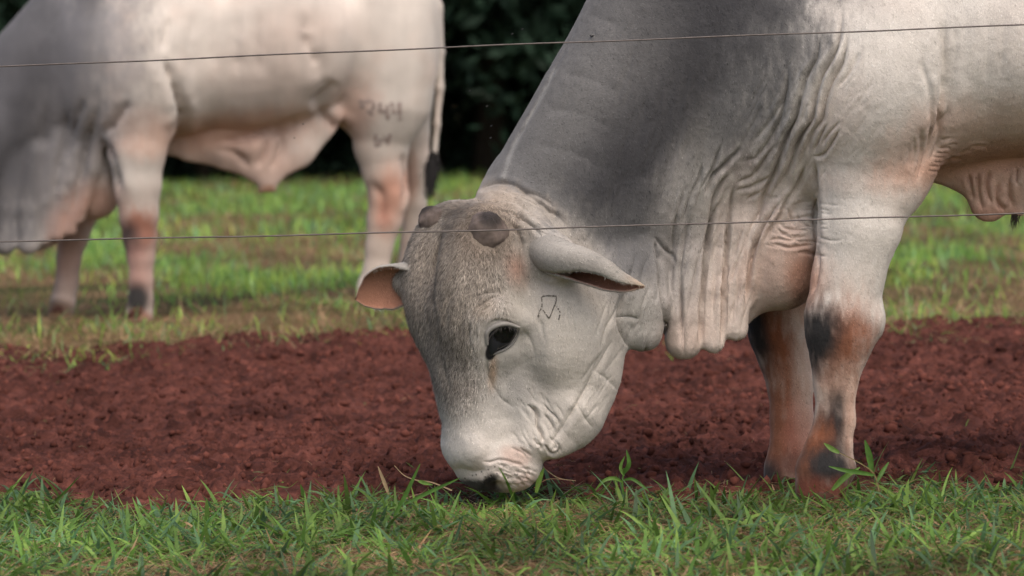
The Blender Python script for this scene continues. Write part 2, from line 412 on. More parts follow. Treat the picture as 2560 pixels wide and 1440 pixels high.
def refine_smooth(V, Q, sel):
    """Catmull-Clark on the chosen faces only; rim points sit on the straight edges of their coarse neighbours"""
    n = len(V); V1, Q1 = subdivide(V, Q, 1)
    k = (Q1 < n).argmax(1); Q1 = np.take_along_axis(Q1, (k[:, None] + np.arange(4)) % 4, 1)      # original corner first
    own = Q1.reshape(-1, 4, 4); key = np.sort(own[:, :, 0], 1); order = {}
    faces = np.sort(Q, 1)
    a = np.lexsort(key.T[::-1]); b = np.lexsort(faces.T[::-1]); fmap = np.empty(len(Q), int); fmap[a] = b
    cs = sel[fmap]; child = own[cs].reshape(-1, 4); rest = Q[~sel]
    full = np.bincount(Q1.ravel(), minlength=len(V1)); part = np.bincount(child.ravel(), minlength=len(V1)); rim = (part > 0) & (part < full)
    E = np.concatenate([child[:, [0, 1]], child[:, [0, 3]]]); E = E[rim[E[:, 1]]]; E = np.unique(E, axis=0)
    o = np.argsort(E[:, 1], kind='stable'); E = E[o]; first = np.r_[True, E[1:, 1] != E[:-1, 1]]; i0 = np.nonzero(first)[0]
    i0 = i0[(i0 + 1 < len(E))]; ok = E[np.minimum(i0 + 1, len(E) - 1), 1] == E[i0, 1]; i0 = i0[ok]
    snap = np.stack([E[i0, 1], E[i0, 0], E[i0 + 1, 0]], 1); V1[snap[:, 0]] = (V1[snap[:, 1]] + V1[snap[:, 2]]) / 2
    return compact(V1, np.concatenate([rest, child]), snap)

def refine_linear(V, Q, sel):
    q = Q[sel]; n = len(V); E = np.sort(np.stack([q, np.roll(q, -1, 1)], -1).reshape(-1, 2), 1)
    U, inv = np.unique(E, axis=0, return_inverse=True); inv = inv.reshape(-1, 4); ev = n + inv; fv = n + len(U) + np.arange(len(q))
    V2 = np.concatenate([V, V[U].mean(1), V[q].mean(1)])
    ch = np.concatenate([np.stack([q[:, i], ev[:, i], fv, ev[:, i - 1]], 1) for i in range(4)])
    allE = np.sort(np.stack([Q, np.roll(Q, -1, 1)], -1).reshape(-1, 2), 1); cnt = np.zeros(len(U), int)
    key = allE[:, 0].astype(np.int64) * n + allE[:, 1]; ku = U[:, 0].astype(np.int64) * n + U[:, 1]
    s_, c_ = np.unique(key, return_counts=True); full = c_[np.searchsorted(s_, ku)]; mine = np.bincount(inv.ravel(), minlength=len(U))
    b = np.nonzero(mine < full)[0]; snap = np.stack([n + b, U[b, 0], U[b, 1]], 1)
    return V2, np.concatenate([Q[~sel], ch]), snap

def vnormals(V, Q):
    fn = np.cross(V[Q[:, 2]] - V[Q[:, 0]], V[Q[:, 3]] - V[Q[:, 1]]); n = len(V)
    N = np.zeros((n, 3))
    for k in range(4):
        for c in range(3): N[:, c] += np.bincount(Q[:, k], fn[:, c], n)
    return N / (np.linalg.norm(N, axis=1, keepdims=True) + 1e-12)

def catmull(P, n=6):
    P = np.array(P, float)
    if len(P) < 3: return P
    E = np.vstack([2 * P[0] - P[1], P, 2 * P[-1] - P[-2]]); out = []
    for i in range(1, len(E) - 2):
        for t in np.linspace(0, 1, n, endpoint=False):
            a, b, c, d = E[i - 1], E[i], E[i + 1], E[i + 2]
            out.append(0.5 * (2 * b + (c - a) * t + (2 * a - 5 * b + 4 * c - d) * t * t + (3 * b - a - 3 * c + d) * t ** 3))
    out.append(P[-1]); return np.array(out)

def stroke(px, py, pts, w, pad):
    """signed distance of side-view points to a smooth line, and the place 0..1 along it; only points near the line"""
    P = catmull(pts); lo, hi = P.min(0) - pad, P.max(0) + pad
    I = np.nonzero((px > lo[0]) & (px < hi[0]) & (py > lo[1]) & (py < hi[1]))[0]
    best = np.full(len(I), 1e9); sg = np.zeros(len(I)); tt = np.zeros(len(I)); X, Y = px[I], py[I]
    seg = np.linalg.norm(np.diff(P, axis=0), axis=1); cum = np.concatenate([[0], np.cumsum(seg)])
    for i in range(len(P) - 1):
        a, b = P[i], P[i + 1] - P[i]; L2 = (b ** 2).sum() + 1e-9
        t = np.clip(((X - a[0]) * b[0] + (Y - a[1]) * b[1]) / L2, 0, 1)
        dx, dy = X - a[0] - t * b[0], Y - a[1] - t * b[1]; d = np.hypot(dx, dy); m = d < best
        best[m] = d[m]; sg[m] = np.sign(b[0] * dy[m] - b[1] * dx[m]); tt[m] = (cum[i] + t[m] * seg[i]) / cum[-1]
    return I, best, sg, tt

def sculpt(V, N, strokes, mask):
    """strokes: (points px, width px, depth px, [rise left, rise right]); creases cut in with swollen lips"""
    px, py = project(V); off = np.zeros(len(V)); vary_n = np.clip(fbm(V, 16.0, 2, 301), -1, 1); sc = (V[:, 1] - CAMY) / FPX
    for st in strokes:
        pts, w, dep = st[:3]; rl, rr = st[3] if len(st) > 3 else (0.3, 0.3)
        I, d, sg, t = stroke(px, py, pts, w, 7 * w)
        tap = sstep(0, 0.28, np.minimum(t, 1 - t)) if len(st) < 5 else 1.0
        d = np.hypot(d, 0.25 * w); vary = 1 + 0.45 * vary_n[I]
        lip = np.exp(-((d - 2.9 * w) / (2.2 * w)) ** 2) * np.where(sg > 0, rr, rl)
        off[I] += dep * tap * vary * (0.6 * lip - 1.3 * np.exp(-(d / w) ** 1.15)) * sc[I] * mask[I]
    return V + N * off[:, None]

class Paint:
    def __init__(s, V, base):
        s.px, s.py = project(V); s.V = V; s.c = np.tile(np.array(base, float), (len(V), 1)); s.n = fbm(V, 9.0, 3, 200); s.n2 = fbm(V * [1.3, 1.3, 0.4], 60.0, 3, 230)
    def spot(s, cx, cy, rx, ry, col, k=1.0, ang=0, soft=0.55, mask=None, wob=0.22):
        a = math.radians(ang); dx, dy = s.px - cx, s.py - cy
        u = (dx * math.cos(a) + dy * math.sin(a)) / rx; v = (-dx * math.sin(a) + dy * math.cos(a)) / ry
        r = np.hypot(u, v) + wob * (0.6 * s.n + 0.6 * s.n2)
        wgt = sstep(1 + soft, max(0.0, 1 - soft), r) * k
        if mask is not None: wgt = wgt * mask
        s.c = s.c * (1 - wgt[:, None]) + np.array(col) * wgt[:, None]
    def line(s, pts, w, col, k=1.0, mask=None):
        I, d, sg, t = stroke(s.px, s.py, pts, w, 3 * w); wgt = np.exp(-(d / w) ** 2) * k * np.clip(1 + 0.8 * s.n2[I], 0, 1)
        if mask is not None: wgt = wgt * mask[I]
        s.c[I] = s.c[I] * (1 - wgt[:, None]) + np.array(col) * wgt[:, None]

def join_np(parts):
    V, Q, o = [], [], 0
    for v, q in parts: V.append(v); Q.append(np.asarray(q) + o); o += len(v)
    return np.concatenate(V), np.concatenate(Q)

def ear_mesh(spine, rad, gap, open_dir, thick=0.006, nu=30, nt=26):
    """a cupped ear: rings round a spine, open towards open_dir; closed skin with inner and outer wall"""
    S = catmull(spine, 12); tpar = np.linspace(0, 1, nt)
    cl = np.linspace(0, 1, len(S)); S = np.stack([np.interp(tpar, cl, S[:, i]) for i in range(3)], 1)
    T = np.gradient(S, axis=0); T /= np.linalg.norm(T, axis=1, keepdims=True)
    od = np.array(open_dir, float)
    rings = []
    for sgn in (0, 1):
        for i, t in enumerate(tpar):
            o = od - T[i] * od.dot(T[i]); o /= np.linalg.norm(o); b = np.cross(T[i], o)
            ra = np.interp(t, rad[0], rad[1]); rb = np.interp(t, rad[0], rad[2]); g = np.interp(t, gap[0], gap[1])
            th = np.linspace(g, 2 * math.pi - g, nu)
            k = -thick * sgn
            rings.append(S[i] + np.outer(np.cos(th), o) * max(rb + k, 0.0008) + np.outer(np.sin(th), b) * max(ra + k, 0.0008))
    V = np.concatenate(rings); I = np.arange(2 * nt * nu).reshape(2, nt, nu); Q = []
    for i in range(nt - 1):
        for j in range(nu - 1):
            Q.append([I[0, i, j], I[0, i, j + 1], I[0, i + 1, j + 1], I[0, i + 1, j]])
            Q.append([I[1, i, j + 1], I[1, i, j], I[1, i + 1, j], I[1, i + 1, j + 1]])
        Q.append([I[0, i, 0], I[0, i + 1, 0], I[1, i + 1, 0], I[1, i, 0]])
        Q.append([I[0, i + 1, -1], I[0, i, -1], I[1, i, -1], I[1, i + 1, -1]])
    for j in range(nu - 1):
        Q.append([I[0, -1, j], I[0, -1, j + 1], I[1, -1, j + 1], I[1, -1, j]])
    inner = np.zeros(len(V), bool); inner[nt * nu:] = True
    tt = np.tile(np.repeat(tpar, nu), 2)
    return V, np.array(Q), inner, tt

def hairs(name, V, Q, col, sel, N, length, width, flow, mat, parent, lift=0.25, jit=0.5, contrast=0.34):
    """short hairs standing on the skin: one thin blade each"""
    c = V[Q].mean(1); sw = sel(c).astype(float); ok = sw > 0.01; q = Q[ok]
    ar = np.linalg.norm(np.cross(V[q[:, 2]] - V[q[:, 0]], V[q[:, 3]] - V[q[:, 1]]), axis=1); pr = ar * sw[ok]; pr = pr / pr.sum()
    f = rng.choice(len(q), N, p=pr); u, v = rng.random((N, 1)), rng.random((N, 1)); q = q[f]
    P = (V[q[:, 0]] * (1 - u) + V[q[:, 1]] * u) * (1 - v) + (V[q[:, 3]] * (1 - u) + V[q[:, 2]] * u) * v
    nn = np.cross(V[q[:, 2]] - V[q[:, 0]], V[q[:, 3]] - V[q[:, 1]]); nn /= np.linalg.norm(nn, axis=1, keepdims=True) + 1e-12
    cc = col[q[:, 0]]
    d = flow(P) + jit * rng.normal(0, 0.5, (N, 3)); d = d - nn * (d * nn).sum(1, keepdims=True); d /= np.linalg.norm(d, axis=1, keepdims=True) + 1e-9
    L = (length * rng.uniform(0.5, 1.3, N))[:, None]; s = np.cross(nn, d) * (width * rng.uniform(0.6, 1.3, N))[:, None] / 2
    P = P - nn * 0.0006
    A, B, T = P - s, P + s, P + d * L + nn * L * lift * rng.uniform(0.5, 1.5, (N, 1))
    VV = np.stack([A, B, T], 1).reshape(-1, 3); T3 = np.arange(3 * N).reshape(N, 3)
    k = np.clip(1 + rng.normal(0, contrast, (N, 1)) * np.where(cc.mean(1, keepdims=True) > 0.36, 0.55, 1.0), 0.2, 2.4)
    C = np.repeat(np.clip(cc * k, 0.004, 0.85), 3, 0)
    o = mesh_np(name, VV, tris=T3, mat=mat, col=C, parent=parent); o['kind'] = 'stuff'; return o

def hoof_object(name, mat, r=0.062, h=0.075):
    f = Field((-0.13, -0.1, -0.02), (0.1, 0.1, 0.13), 0.006)
    for s in (-1, 1):
        f.cone((-0.035, 0.030 * s, 0.008), (-0.005, 0.026 * s, h), 0.040, 0.033, 0.004, 0.72)
        f.cone((-0.070, 0.026 * s, 0.0), (-0.03, 0.028 * s, 0.03), 0.024, 0.036, 0.02, 0.8)
    f.ell((0.0, 0, h - 0.01), (0.040, 0.036, 0.02), 0.01)
    f.op(lambda X, Y, Z: Z + 0 * X + 0 * Y, (-1, -1, -1), (1, 1, 0.0), 0.004, cut=True)
    V, Q = f.surface(); V = relax(V, Q, 2)
    c = np.tile([0.075, 0.030, 0.020], (len(V), 1)) * (1 + 0.4 * fbm(V, 40, 2, 3))[:, None]
    return mesh_np(name, V, quads=Q, mat=mat, col=c, link=False)

# zoom frames used when the folds were read off: (x0, y0, scale)
def fr(x0, y0, s): return lambda *p: [(x0 + u / s, y0 + v / s) for u, v in p]
Z3, R1, R2, R3, R4, R5, Z4, ZE = (fr(1640, 300, 4.5), fr(860, 420, 3.0), fr(960, 800, 2.88), fr(1200, 0, 1.882), fr(1500, 400, 1.637),
                                  fr(0, 0, 1.694), fr(1100, 1000, 5.54), fr(1160, 700, 6.0))

# ------------------------------------------------------------------ the near bull
HEAD_F, HEAD_S = np.array([-0.819, -0.574, 0]), np.array([0.574, -0.819, 0])
def head_pt(py, f, s):
    xm = np.interp(py, [480, 520, 560, 650, 760, 850, 950, 1060, 1150, 1210, 1260], [1135, 1120, 1105, 1090, 1080, 1082, 1098, 1122, 1138, 1160, 1185])
    return W(xm, py, -0.03) + HEAD_F * f + HEAD_S * s
HEAD_R = np.array([HEAD_F, HEAD_S, [0, 0, 1]])

def near_bull_body():
    f = Field((-0.42, -0.40, -0.04), (2.45, 0.80, 1.62), 0.0072)
    YM = 0.20
    # trunk
    f.pell(2230, 90, 420, 350, YM, 0.335, 0.05)
    f.pell(2650, 80, 520, 315, YM, 0.385, 0.10)
    f.pell(3130, 40, 330, 330, YM, 0.31, 0.10)
    f.pell(1850, -230, 240, 190, YM, 0.14, 0.10)
    f.pell(1990, 200, 260, 330, YM, 0.28, 0.10)
    # neck
    f.cone(W(1886, 70, YM), W(1412, 542, 0.15), 0.426, 0.229, 0.10, 0.60)
    f.cone(W(1640, 310, 0.18), W(1330, 560, 0.10), 0.265, 0.135, 0.06, 0.62)
    # near shoulder and fore leg
    f.pell(2190, 190, 190, 260, 0.02, 0.19, 0.10, 8)
    f.chain([(2180, 330, 150, 0.03), (2165, 450, 125, 0.02), (2150, 560, 104, 0.01), (2118, 700, 88, 0.01), (2105, 790, 89, 0.0), (2103, 840, 84, 0.0),
             (2096, 900, 64, 0.0), (2090, 955, 53, 0.0), (2087, 1050, 47, 0.0), (2072, 1120, 54, 0.0), (2060, 1175, 66, 0.0), (2052, 1222, 64, 0.0)], 0.05, 0.80)
    f.pell(2255, 430, 78, 100, 0.03, 0.085, 0.05, 20)
    f.pell(2190, 800, 22, 40, 0.0, 0.04, 0.03)
    f.pell(2118, 1170, 20, 26, 0.0, 0.03, 0.02)
    # far fore leg
    f.pell(2130, 300, 170, 230, 0.38, 0.16, 0.08)
    f.chain([(2060, 440, 130, 0.37), (1990, 600, 104, 0.37), (1945, 770, 79, 0.36), (1950, 830, 77, 0.36), (1962, 890, 64, 0.36), (1975, 950, 57, 0.36),
             (1980, 1050, 51, 0.35), (1980, 1120, 53, 0.34), (1975, 1170, 60, 0.34), (1972, 1196, 60, 0.34)], 0.05, 0.80)
    # hind legs (beyond the right edge of the photograph)
    for Y in (0.06, 0.36):
        f.chain([(3230, 60, 240, Y), (3230, 330, 130, Y), (3262, 560, 92, Y), (3285, 690, 84, Y), (3262, 850, 60, Y), (3240, 1000, 50, Y), (3222, 1140, 58, Y), (3212, 1215, 62, Y)], 0.08, 0.8)
    f.chain([(3450, -120, 45, YM), (3490, 60, 30, YM), (3495, 400, 24, YM), (3490, 700, 18, YM)], 0.05)
    # belly, sheath
    f.chain([(2330, 425, 26, 0.2), (2430, 440, 48, 0.2), (2560, 420, 70, 0.2), (2760, 400, 50, 0.2)], 0.05, 0.8)
    f.chain([(2500, 430, 96, 0.2), (2472, 506, 50, 0.2)], 0.03, 0.55)
    f.chain([(2590, 440, 80, 0.2), (2545, 520, 22, 0.2)], 0.03, 0.6)
    # brisket between the legs and behind the dewlap
    f.pell(1965, 600, 105, 168, 0.19, 0.13, 0.05, 10)
    f.pell(1960, 690, 82, 75, 0.20, 0.09, 0.04)
    # dewlap: hanging sheet with rope-like folds
    f.pell(1800, 600, 150, 240, 0.19, 0.075, 0.05)
    f.pell(1720, 760, 80, 120, 0.18, 0.055, 0.03)
    for pts, k in (([(1765, 400, 40, 0.12), (1722, 640, 50, 0.125), (1709, 780, 51, 0.13), (1710, 850, 49, 0.13)], 0.05),
                   ([(1850, 380, 20, 0.10), (1796, 580, 31, 0.12), (1786, 720, 32, 0.125), (1784, 854, 30, 0.13)], 0.035),
                   ([(1925, 340, 18, 0.09), (1858, 560, 34, 0.115), (1845, 700, 34, 0.13), (1840, 822, 32, 0.14)], 0.035),
                   ([(2020, 320, 26, 0.05), (1966, 470, 36, 0.07), (1915, 590, 29, 0.10), (1880, 700, 21, 0.13), (1869, 756, 15, 0.14)], 0.03)):
        f.chain(pts, k, 0.95, 0.012)
    # throat pouch and throat skin
    f.chain([(1590, 640, 70, 0.10), (1612, 760, 56, 0.08), (1606, 825, 54, 0.08)], 0.03, 0.9)
    f.pell(1530, 720, 90, 110, 0.08, 0.10, 0.05)
    f.pell(1452, 930, 102, 180, 0.05, 0.075, 0.04, 14)
    # head
    for s in (-0.060, 0.060):
        f.ell(head_pt(715, -0.112, s * 1.22), (0.142, 0.104, 0.210), 0.020, HEAD_R)
    f.ell(head_pt(590, -0.13, 0.0), (0.115, 0.125, 0.085), 0.03, HEAD_R)
    f.cone(head_pt(790, -0.125, 0.0), head_pt(1060, -0.098, 0.0), 0.137, 0.098, 0.05)
    f.cone(head_pt(620, -0.20, 0.03), head_pt(820, -0.22, 0.03), 0.13, 0.13, 0.05)
    f.ell(head_pt(1152, -0.088, 0.0), (0.074, 0.102, 0.080), 0.035, HEAD_R)          # muzzle
    f.ell(head_pt(1165, -0.135, 0.04), (0.082, 0.075, 0.072), 0.03, HEAD_R)          # upper lip, near side
    f.ell(head_pt(1165, -0.135, -0.04), (0.082, 0.075, 0.072), 0.03, HEAD_R)
    f.ell(head_pt(1120, -0.03, 0.0), (0.035, 0.085, 0.05), 0.03, HEAD_R)
    f.ell(head_pt(1234, -0.045, 0.050), (0.026, 0.022, 0.034), 0.014, HEAD_R, cut=True)  # nostrils
    f.ell(head_pt(1234, -0.045, -0.050), (0.026, 0.022, 0.034), 0.014, HEAD_R, cut=True)
    f.pell(1222, 1222, 15, 30, -0.105, 0.045, 0.012, 28, cut=True)
    f.cone(W(1425, 830, 0.05), W(1408, 1040, 0.03), 0.128, 0.088, 0.04, 0.8)           # lower jaw
    f.cone(W(1408, 1030, 0.02), W(1384, 1092, 0.0), 0.090, 0.052, 0.03, 0.9)
    f.pell(1405, 810, 118, 165, -0.01, 0.095, 0.04, 4)                               # cheek
    f.cone(head_pt(900, -0.20, 0.03), W(1330, 1095, -0.01), 0.11, 0.050, 0.03)
    # brow and eye
    f.ell(head_pt(845, -0.125, 0.118), (0.062, 0.040, 0.066), 0.03, HEAD_R)
    f.ell(head_pt(845, -0.125, -0.118), (0.062, 0.040, 0.066), 0.03, HEAD_R)
    f.cone(W(1192, 850, -0.09), W(1200, 795, -0.105), 0.020, 0.026, 0.03); f.cone(W(1200, 795, -0.105), W(1246, 778, -0.112), 0.026, 0.028, 0.03); f.cone(W(1246, 778, -0.112), W(1305, 806, -0.09), 0.028, 0.018, 0.03)
    # ear root, horn base swelling, nape folds
    f.cone(W(1330, 610, 0.0), W(1400, 650, -0.09), 0.060, 0.046, 0.04)
    f.cone(W(1395, 622, -0.085), W(1330, 575, -0.045), 0.030, 0.030, 0.035); f.cone(W(1330, 575, -0.045), W(1265, 540, -0.02), 0.030, 0.020, 0.035)
    f.cone(W(1100, 690, 0.05), W(1015, 700, 0.09), 0.05, 0.035, 0.03)
    f.ell(W(1222, 580, -0.05), (0.055, 0.05, 0.055), 0.03)
    V, Q = f.surface(); V = relax(V, Q, 4)
    return V, Q

def build_near_bull(mc, mh, mattr):
    root = empty('bull', (0.75, 0.18, 0))
    V, Q = near_bull_body()
    cq = V[Q].mean(1); nq = np.cross(V[Q[:, 2]] - V[Q[:, 0]], V[Q[:, 3]] - V[Q[:, 1]]); nq /= np.linalg.norm(nq, axis=1, keepdims=True) + 1e-12; x, y = project(cq)
    V, Q, snap1 = refine_smooth(V, Q, (nq[:, 1] < 0.25) & (x < 2640) & (y > -60) & (cq[:, 1] < 0.45))
    cq = V[Q].mean(1); nq = np.cross(V[Q[:, 2]] - V[Q[:, 0]], V[Q[:, 3]] - V[Q[:, 1]]); sz = np.linalg.norm(nq, axis=1); nq /= sz[:, None] + 1e-12; x, y = project(cq)
    dense = ((x > 1560) & (x < 2130) & (y > 0) & (y < 920)) | ((x > 1160) & (x < 1600) & (y > 440) & (y < 1240)) | ((x > 2250) & (x < 2570) & (y > 280) & (y < 560)) | ((x > 1040) & (x < 1200) & (y > 520) & (y < 1240))
    V, Q, snap2 = refine_linear(V, Q, (nq[:, 1] < 0.15) & (cq[:, 1] < 0.24) & dense & (sz < 4.5e-5))
    print('BULL', len(V), len(Q), len(snap1), len(snap2))
    def resnap(V):
        for sp in (snap1, snap2): V[sp[:, 0]] = (V[sp[:, 1]] + V[sp[:, 2]]) / 2
        return V
    N = vnormals(V, Q); px, py = project(V)
    near = sstep(0.30, 0.22, V[:, 1]) * sstep(0.25, -0.25, N[:, 1])
    ST = []
    def S(pts, wd, dep, *a): ST.append((pts, wd, dep, *a))
    # shoulder arcs running down into the dewlap
    S([(1972, 150), (1968, 200), (1958, 258)] + Z3((1390, 0), (1330, 130), (1250, 270), (1150, 400), (1110, 440), (930, 490)), 9, 9, (0.5, 0.4))
    S([(2052, 70), (2042, 140), (2016, 190), (1998, 250)] + Z3((1560, 0), (1490, 140), (1430, 300), (1380, 450), (1320, 620), (1250, 760), (1190, 900), (1165, 1040), (1110, 1140), (1060, 1250), (1035, 1440)), 8, 14, (0.5, 0.6))
    S([(2106, 10), (2100, 80), (2087, 130), (2056, 185), (2038, 245)] + Z3((1750, 0), (1650, 150), (1570, 310), (1520, 480), (1450, 630), (1370, 740), (1300, 840), (1230, 860)), 8, 13, (0.5, 0.6))
    S([(2124, 70), (2104, 154), (2078, 205), (2062, 255)] + Z3((1860, 0), (1770, 120), (1720, 240), (1712, 380), (1760, 372)), 8, 11, (0.4, 0.5))
    S(Z3((1765, 375), (1800, 415), (1880, 390), (1960, 290), (2070, 90)), 6, 8)
    S(Z3((1770, 370), (1830, 230), (1890, 100), (1940, 20)), 5, 5)
    S(Z3((1850, 300), (1930, 170), (2080, 0)), 5, 4)
    S(Z3((1360, 260), (1240, 410), (1150, 560), (1080, 640), (990, 680), (890, 720)), 7, 8)
    S(Z3((1320, 600), (1200, 690), (1060, 760), (970, 780), (880, 810)), 6, 9)
    S(Z3((1250, 750), (1150, 820), (1050, 880), (1010, 940)), 5, 6)
    S(Z3((950, 260), (920, 350), (850, 430), (750, 530), (650, 620), (600, 720), (540, 880)), 8, 11, (0.5, 0.3))
    S(Z3((770, 220), (700, 370), (650, 520), (600, 620), (480, 820)), 6, 7)
    S(Z3((510, 430), (510, 560), (480, 680), (420, 800), (360, 940), (320, 1100), (290, 1200)), 7, 8)
    S(Z3((880, 720), (850, 880), (830, 1020), (810, 1150), (790, 1300), (770, 1440)), 7, 9)
    S(Z3((860, 590), (760, 680), (690, 800), (640, 920), (610, 1080), (590, 1200), (570, 1440)), 7, 9)
    S(Z3((1700, 440), (1640, 600), (1560, 800), (1480, 910), (1380, 1120), (1300, 1220), (1240, 1340), (1190, 1440)), 9, 10, (0.2, 0.6))
    S(Z3((1785, 410), (1785, 600), (1790, 800), (1805, 950), (1812, 1200), (1818, 1440)), 9, 12, (0.5, 0.0))
    S([(2043, 610), (2044, 680), (2030, 740)], 8, 8, (0.4, 0.0))
    for q in (((1480, 980), (1530, 1150), (1570, 1220)), ((1570, 1000), (1620, 1120), (1700, 1190), (1810, 1220)), ((1380, 1150), (1440, 1210), (1560, 1240), (1740, 1240)),
              ((1510, 1290), (1560, 1310), (1620, 1300)), ((1250, 1360), (1380, 1340), (1500, 1360), (1560, 1350), (1680, 1390)), ((1240, 1380), (1380, 1410), (1500, 1440), (1640, 1420), (1810, 1400)),
              ((1340, 1200), (1440, 1290), (1560, 1330), (1700, 1300))):
        S(Z3(*q), 5, 4, (0.6, 0.6))
    # upper shoulder wrinkles
    S(R3((1790, 230), (1740, 340), (1680, 420)), 7, 4)
    S(R3((1440, 330), (1440, 430), (1400, 520), (1330, 620), (1260, 690)), 9, 4)
    S(R3((2190, 0), (2185, 150), (2195, 300), (2190, 420), (2170, 560), (2120, 700), (2080, 780)), 13, 18, (0.2, 0.7))
    S(R3((2230, 60), (2240, 250), (2215, 420), (2190, 560)), 14, 7, (0.3, 0.3))
    S(R3((2100, 220), (2080, 300), (2110, 420), (2120, 560), (2110, 660)), 11, 5)
    ZB = fr(2150, 250, 2.88)
    for q, w_, d_ in ((((655, 0), (640, 100), (600, 190), (575, 290), (540, 380), (480, 460)), 9, 12), (((560, 20), (588, 120), (575, 250)), 8, 7), (((500, 160), (507, 250), (490, 360), (450, 480), (405, 600)), 9, 10),
                      (((430, 180), (436, 320), (430, 440), (395, 570)), 9, 8), (((385, 250), (388, 400), (372, 540)), 9, 5), (((350, 300), (352, 420), (345, 520)), 8, 3)):
        S(ZB(*q), w_, 0.65 * d_, (0.3, 0.6))
    for q in (((540, 392), (590, 378), (640, 372)), ((500, 442), (570, 446), (640, 428), (760, 388)), ((470, 512), (540, 512), (600, 500), (720, 448)), ((600, 332), (650, 318), (705, 312)), ((690, 392), (750, 366), (820, 352)), ((560, 352), (620, 340), (660, 345)),
              ((490, 475), (560, 478), (620, 462)), ((640, 400), (690, 420), (740, 410)), ((520, 415), (575, 412), (610, 402)), ((580, 300), (620, 280), (660, 262)), ((760, 350), (840, 330), (920, 330))):
        S(ZB(*q), 5, 3, (0.6, 0.6))
    for q in (((850, 510), (850, 620), (862, 720), (885, 810)), ((940, 490), (908, 600), (920, 680), (955, 760)), ((1005, 580), (982, 690), (1005, 760), (1050, 810)), ((1092, 490), (1076, 600), (1080, 700), (1095, 780)), ((1135, 480), (1125, 620)), ((780, 520), (800, 640), (815, 740))):
        S(ZB(*q), 8, 8, (0.7, 0.7))
    # ribs behind the shoulder
    for x in (2290, 2400, 2470): S(R3((x, 20), (x - 10, 200), (x - 25, 420)), 18, 3.5)
    # dewlap columns
    S(R4((250, 360), (245, 440), (258, 560), (270, 680), (235, 765)), 8, 13, (0.5, 0.3))
    S(R4((412, 820), (414, 700), (414, 600), (425, 480), (440, 330), (470, 210), (520, 130)), 7, 16, (0.5, 0.5))
    S(R4((503, 790), (505, 600), (515, 400), (530, 260), (545, 180)), 7, 16, (0.5, 0.5))
    S(R4((598, 620), (608, 500), (620, 400), (650, 300), (700, 220), (760, 150)), 7, 14, (0.5, 0.5)); S(R4((330, 800), (332, 640), (325, 480), (345, 330), (380, 200)), 8, 7, (0.6, 0.6)); S(R4((290, 420), (300, 300), (330, 180), (370, 100)), 8, 7)
    S(R4((330, 760), (335, 640), (330, 520), (350, 400), (370, 300)), 9, 4)
    S(R4((460, 700), (465, 560), (480, 420)), 7, 2.5); S(R4((550, 700), (560, 560), (575, 420)), 7, 2.5)
    S(R4((220, 310), (260, 360), (300, 400), (310, 440)), 7, 7); S(R4((225, 330), (235, 380), (245, 420)), 7, 8)
    # throat pouch, jaw line
    S(R4((60, 650), (110, 640), (170, 655)), 7, 3); S(R4((0, 700), (40, 660), (70, 600), (110, 500), (150, 430)), 9, 4)
    S([(1582, 880), (1560, 850), (1545, 800), (1560, 740), (1590, 690)], 8, 8, (0.3, 0.4))
    S(R2((1130, 990), (1230, 850), (1330, 700), (1410, 570), (1490, 420), (1540, 300), (1600, 180), (1640, 80)), 10, 5.5, (0.2, 0.5))
    S(R2((1370, 540), (1390, 600), (1430, 680), (1470, 740), (1520, 790)), 8, 2.5); S(R2((1500, 350), (1540, 380), (1620, 440), (1700, 520)), 9, 2)
    S(R2((1500, 420), (1590, 250), (1650, 130)), 6, 4)
    # mouth corner and cheek wrinkles
    S(R2((1010, 600), (1080, 640), (1105, 690), (1105, 760), (1140, 830), (1135, 890), (1145, 900)), 6, 10, (0.6, 0.3))
    S(Z4((1420, 600), (1470, 650), (1520, 720), (1590, 735), (1640, 690), (1630, 620)), 4.5, 8, (0.6, 0.5))
    S(Z4((1440, 190), (1500, 270), (1560, 370), (1560, 430)), 5, 6, (0.5, 0.5)); S(Z4((1420, 30), (1500, 140), (1600, 230), (1640, 310), (1580, 370)), 5, 5, (0.5, 0.5))
    S(Z4((1500, 500), (1560, 560), (1600, 640), (1560, 700)), 4, 3); S(Z4((1360, 600), (1400, 640), (1390, 700)), 4, 5)
    S(Z4((1290, 520), (1330, 600), (1390, 640)), 4, 4); S(Z4((960, 640), (1050, 690), (1150, 740), (1200, 830)), 5, 3.5); S(Z4((1080, 650), (1180, 720), (1280, 790)), 5, 3)
    S(Z4((560, 850), (700, 860), (800, 830), (900, 835), (1000, 860), (1120, 900), (1190, 960)), 5, 4.5, (0.3, 0.5))
    S(Z4((120, 1010), (260, 960), (420, 1000), (560, 990), (700, 960)), 12, 4)
    S(Z4((1190, 920), (1220, 1010), (1200, 1090), (1260, 1110)), 5, 4)
    for i in range(34):     # short creases of the upper lip
        u, v = random.uniform(820, 1300), random.uniform(880, 1190); l = random.uniform(30, 75)
        if (u - 820) * 0.55 + 1180 < v: continue
        S(Z4((u - l, v - l * 0.35), (u, v + 4), (u + l, v + l * 0.45)), 3.2, 1.3, (0.5, 0.5))
    # eye folds
    S(ZE((700, 240), (480, 250), (330, 320), (190, 430), (110, 560), (75, 720), (85, 880), (130, 1040), (190, 1200)), 4.5, 4, (0.5, 0.6))
    S(ZE((520, 320), (360, 400), (240, 500), (185, 640), (180, 800), (220, 980)), 4, 3, (0.5, 0.5))
    S(ZE((340, 730), (400, 640), (500, 610), (620, 620), (720, 660), (810, 700)), 3.5, 4, (0.7, 0.2))
    S(ZE((790, 790), (760, 900), (680, 985), (560, 1040), (440, 1120)), 3.5, 2.5, (0.3, 0.8))
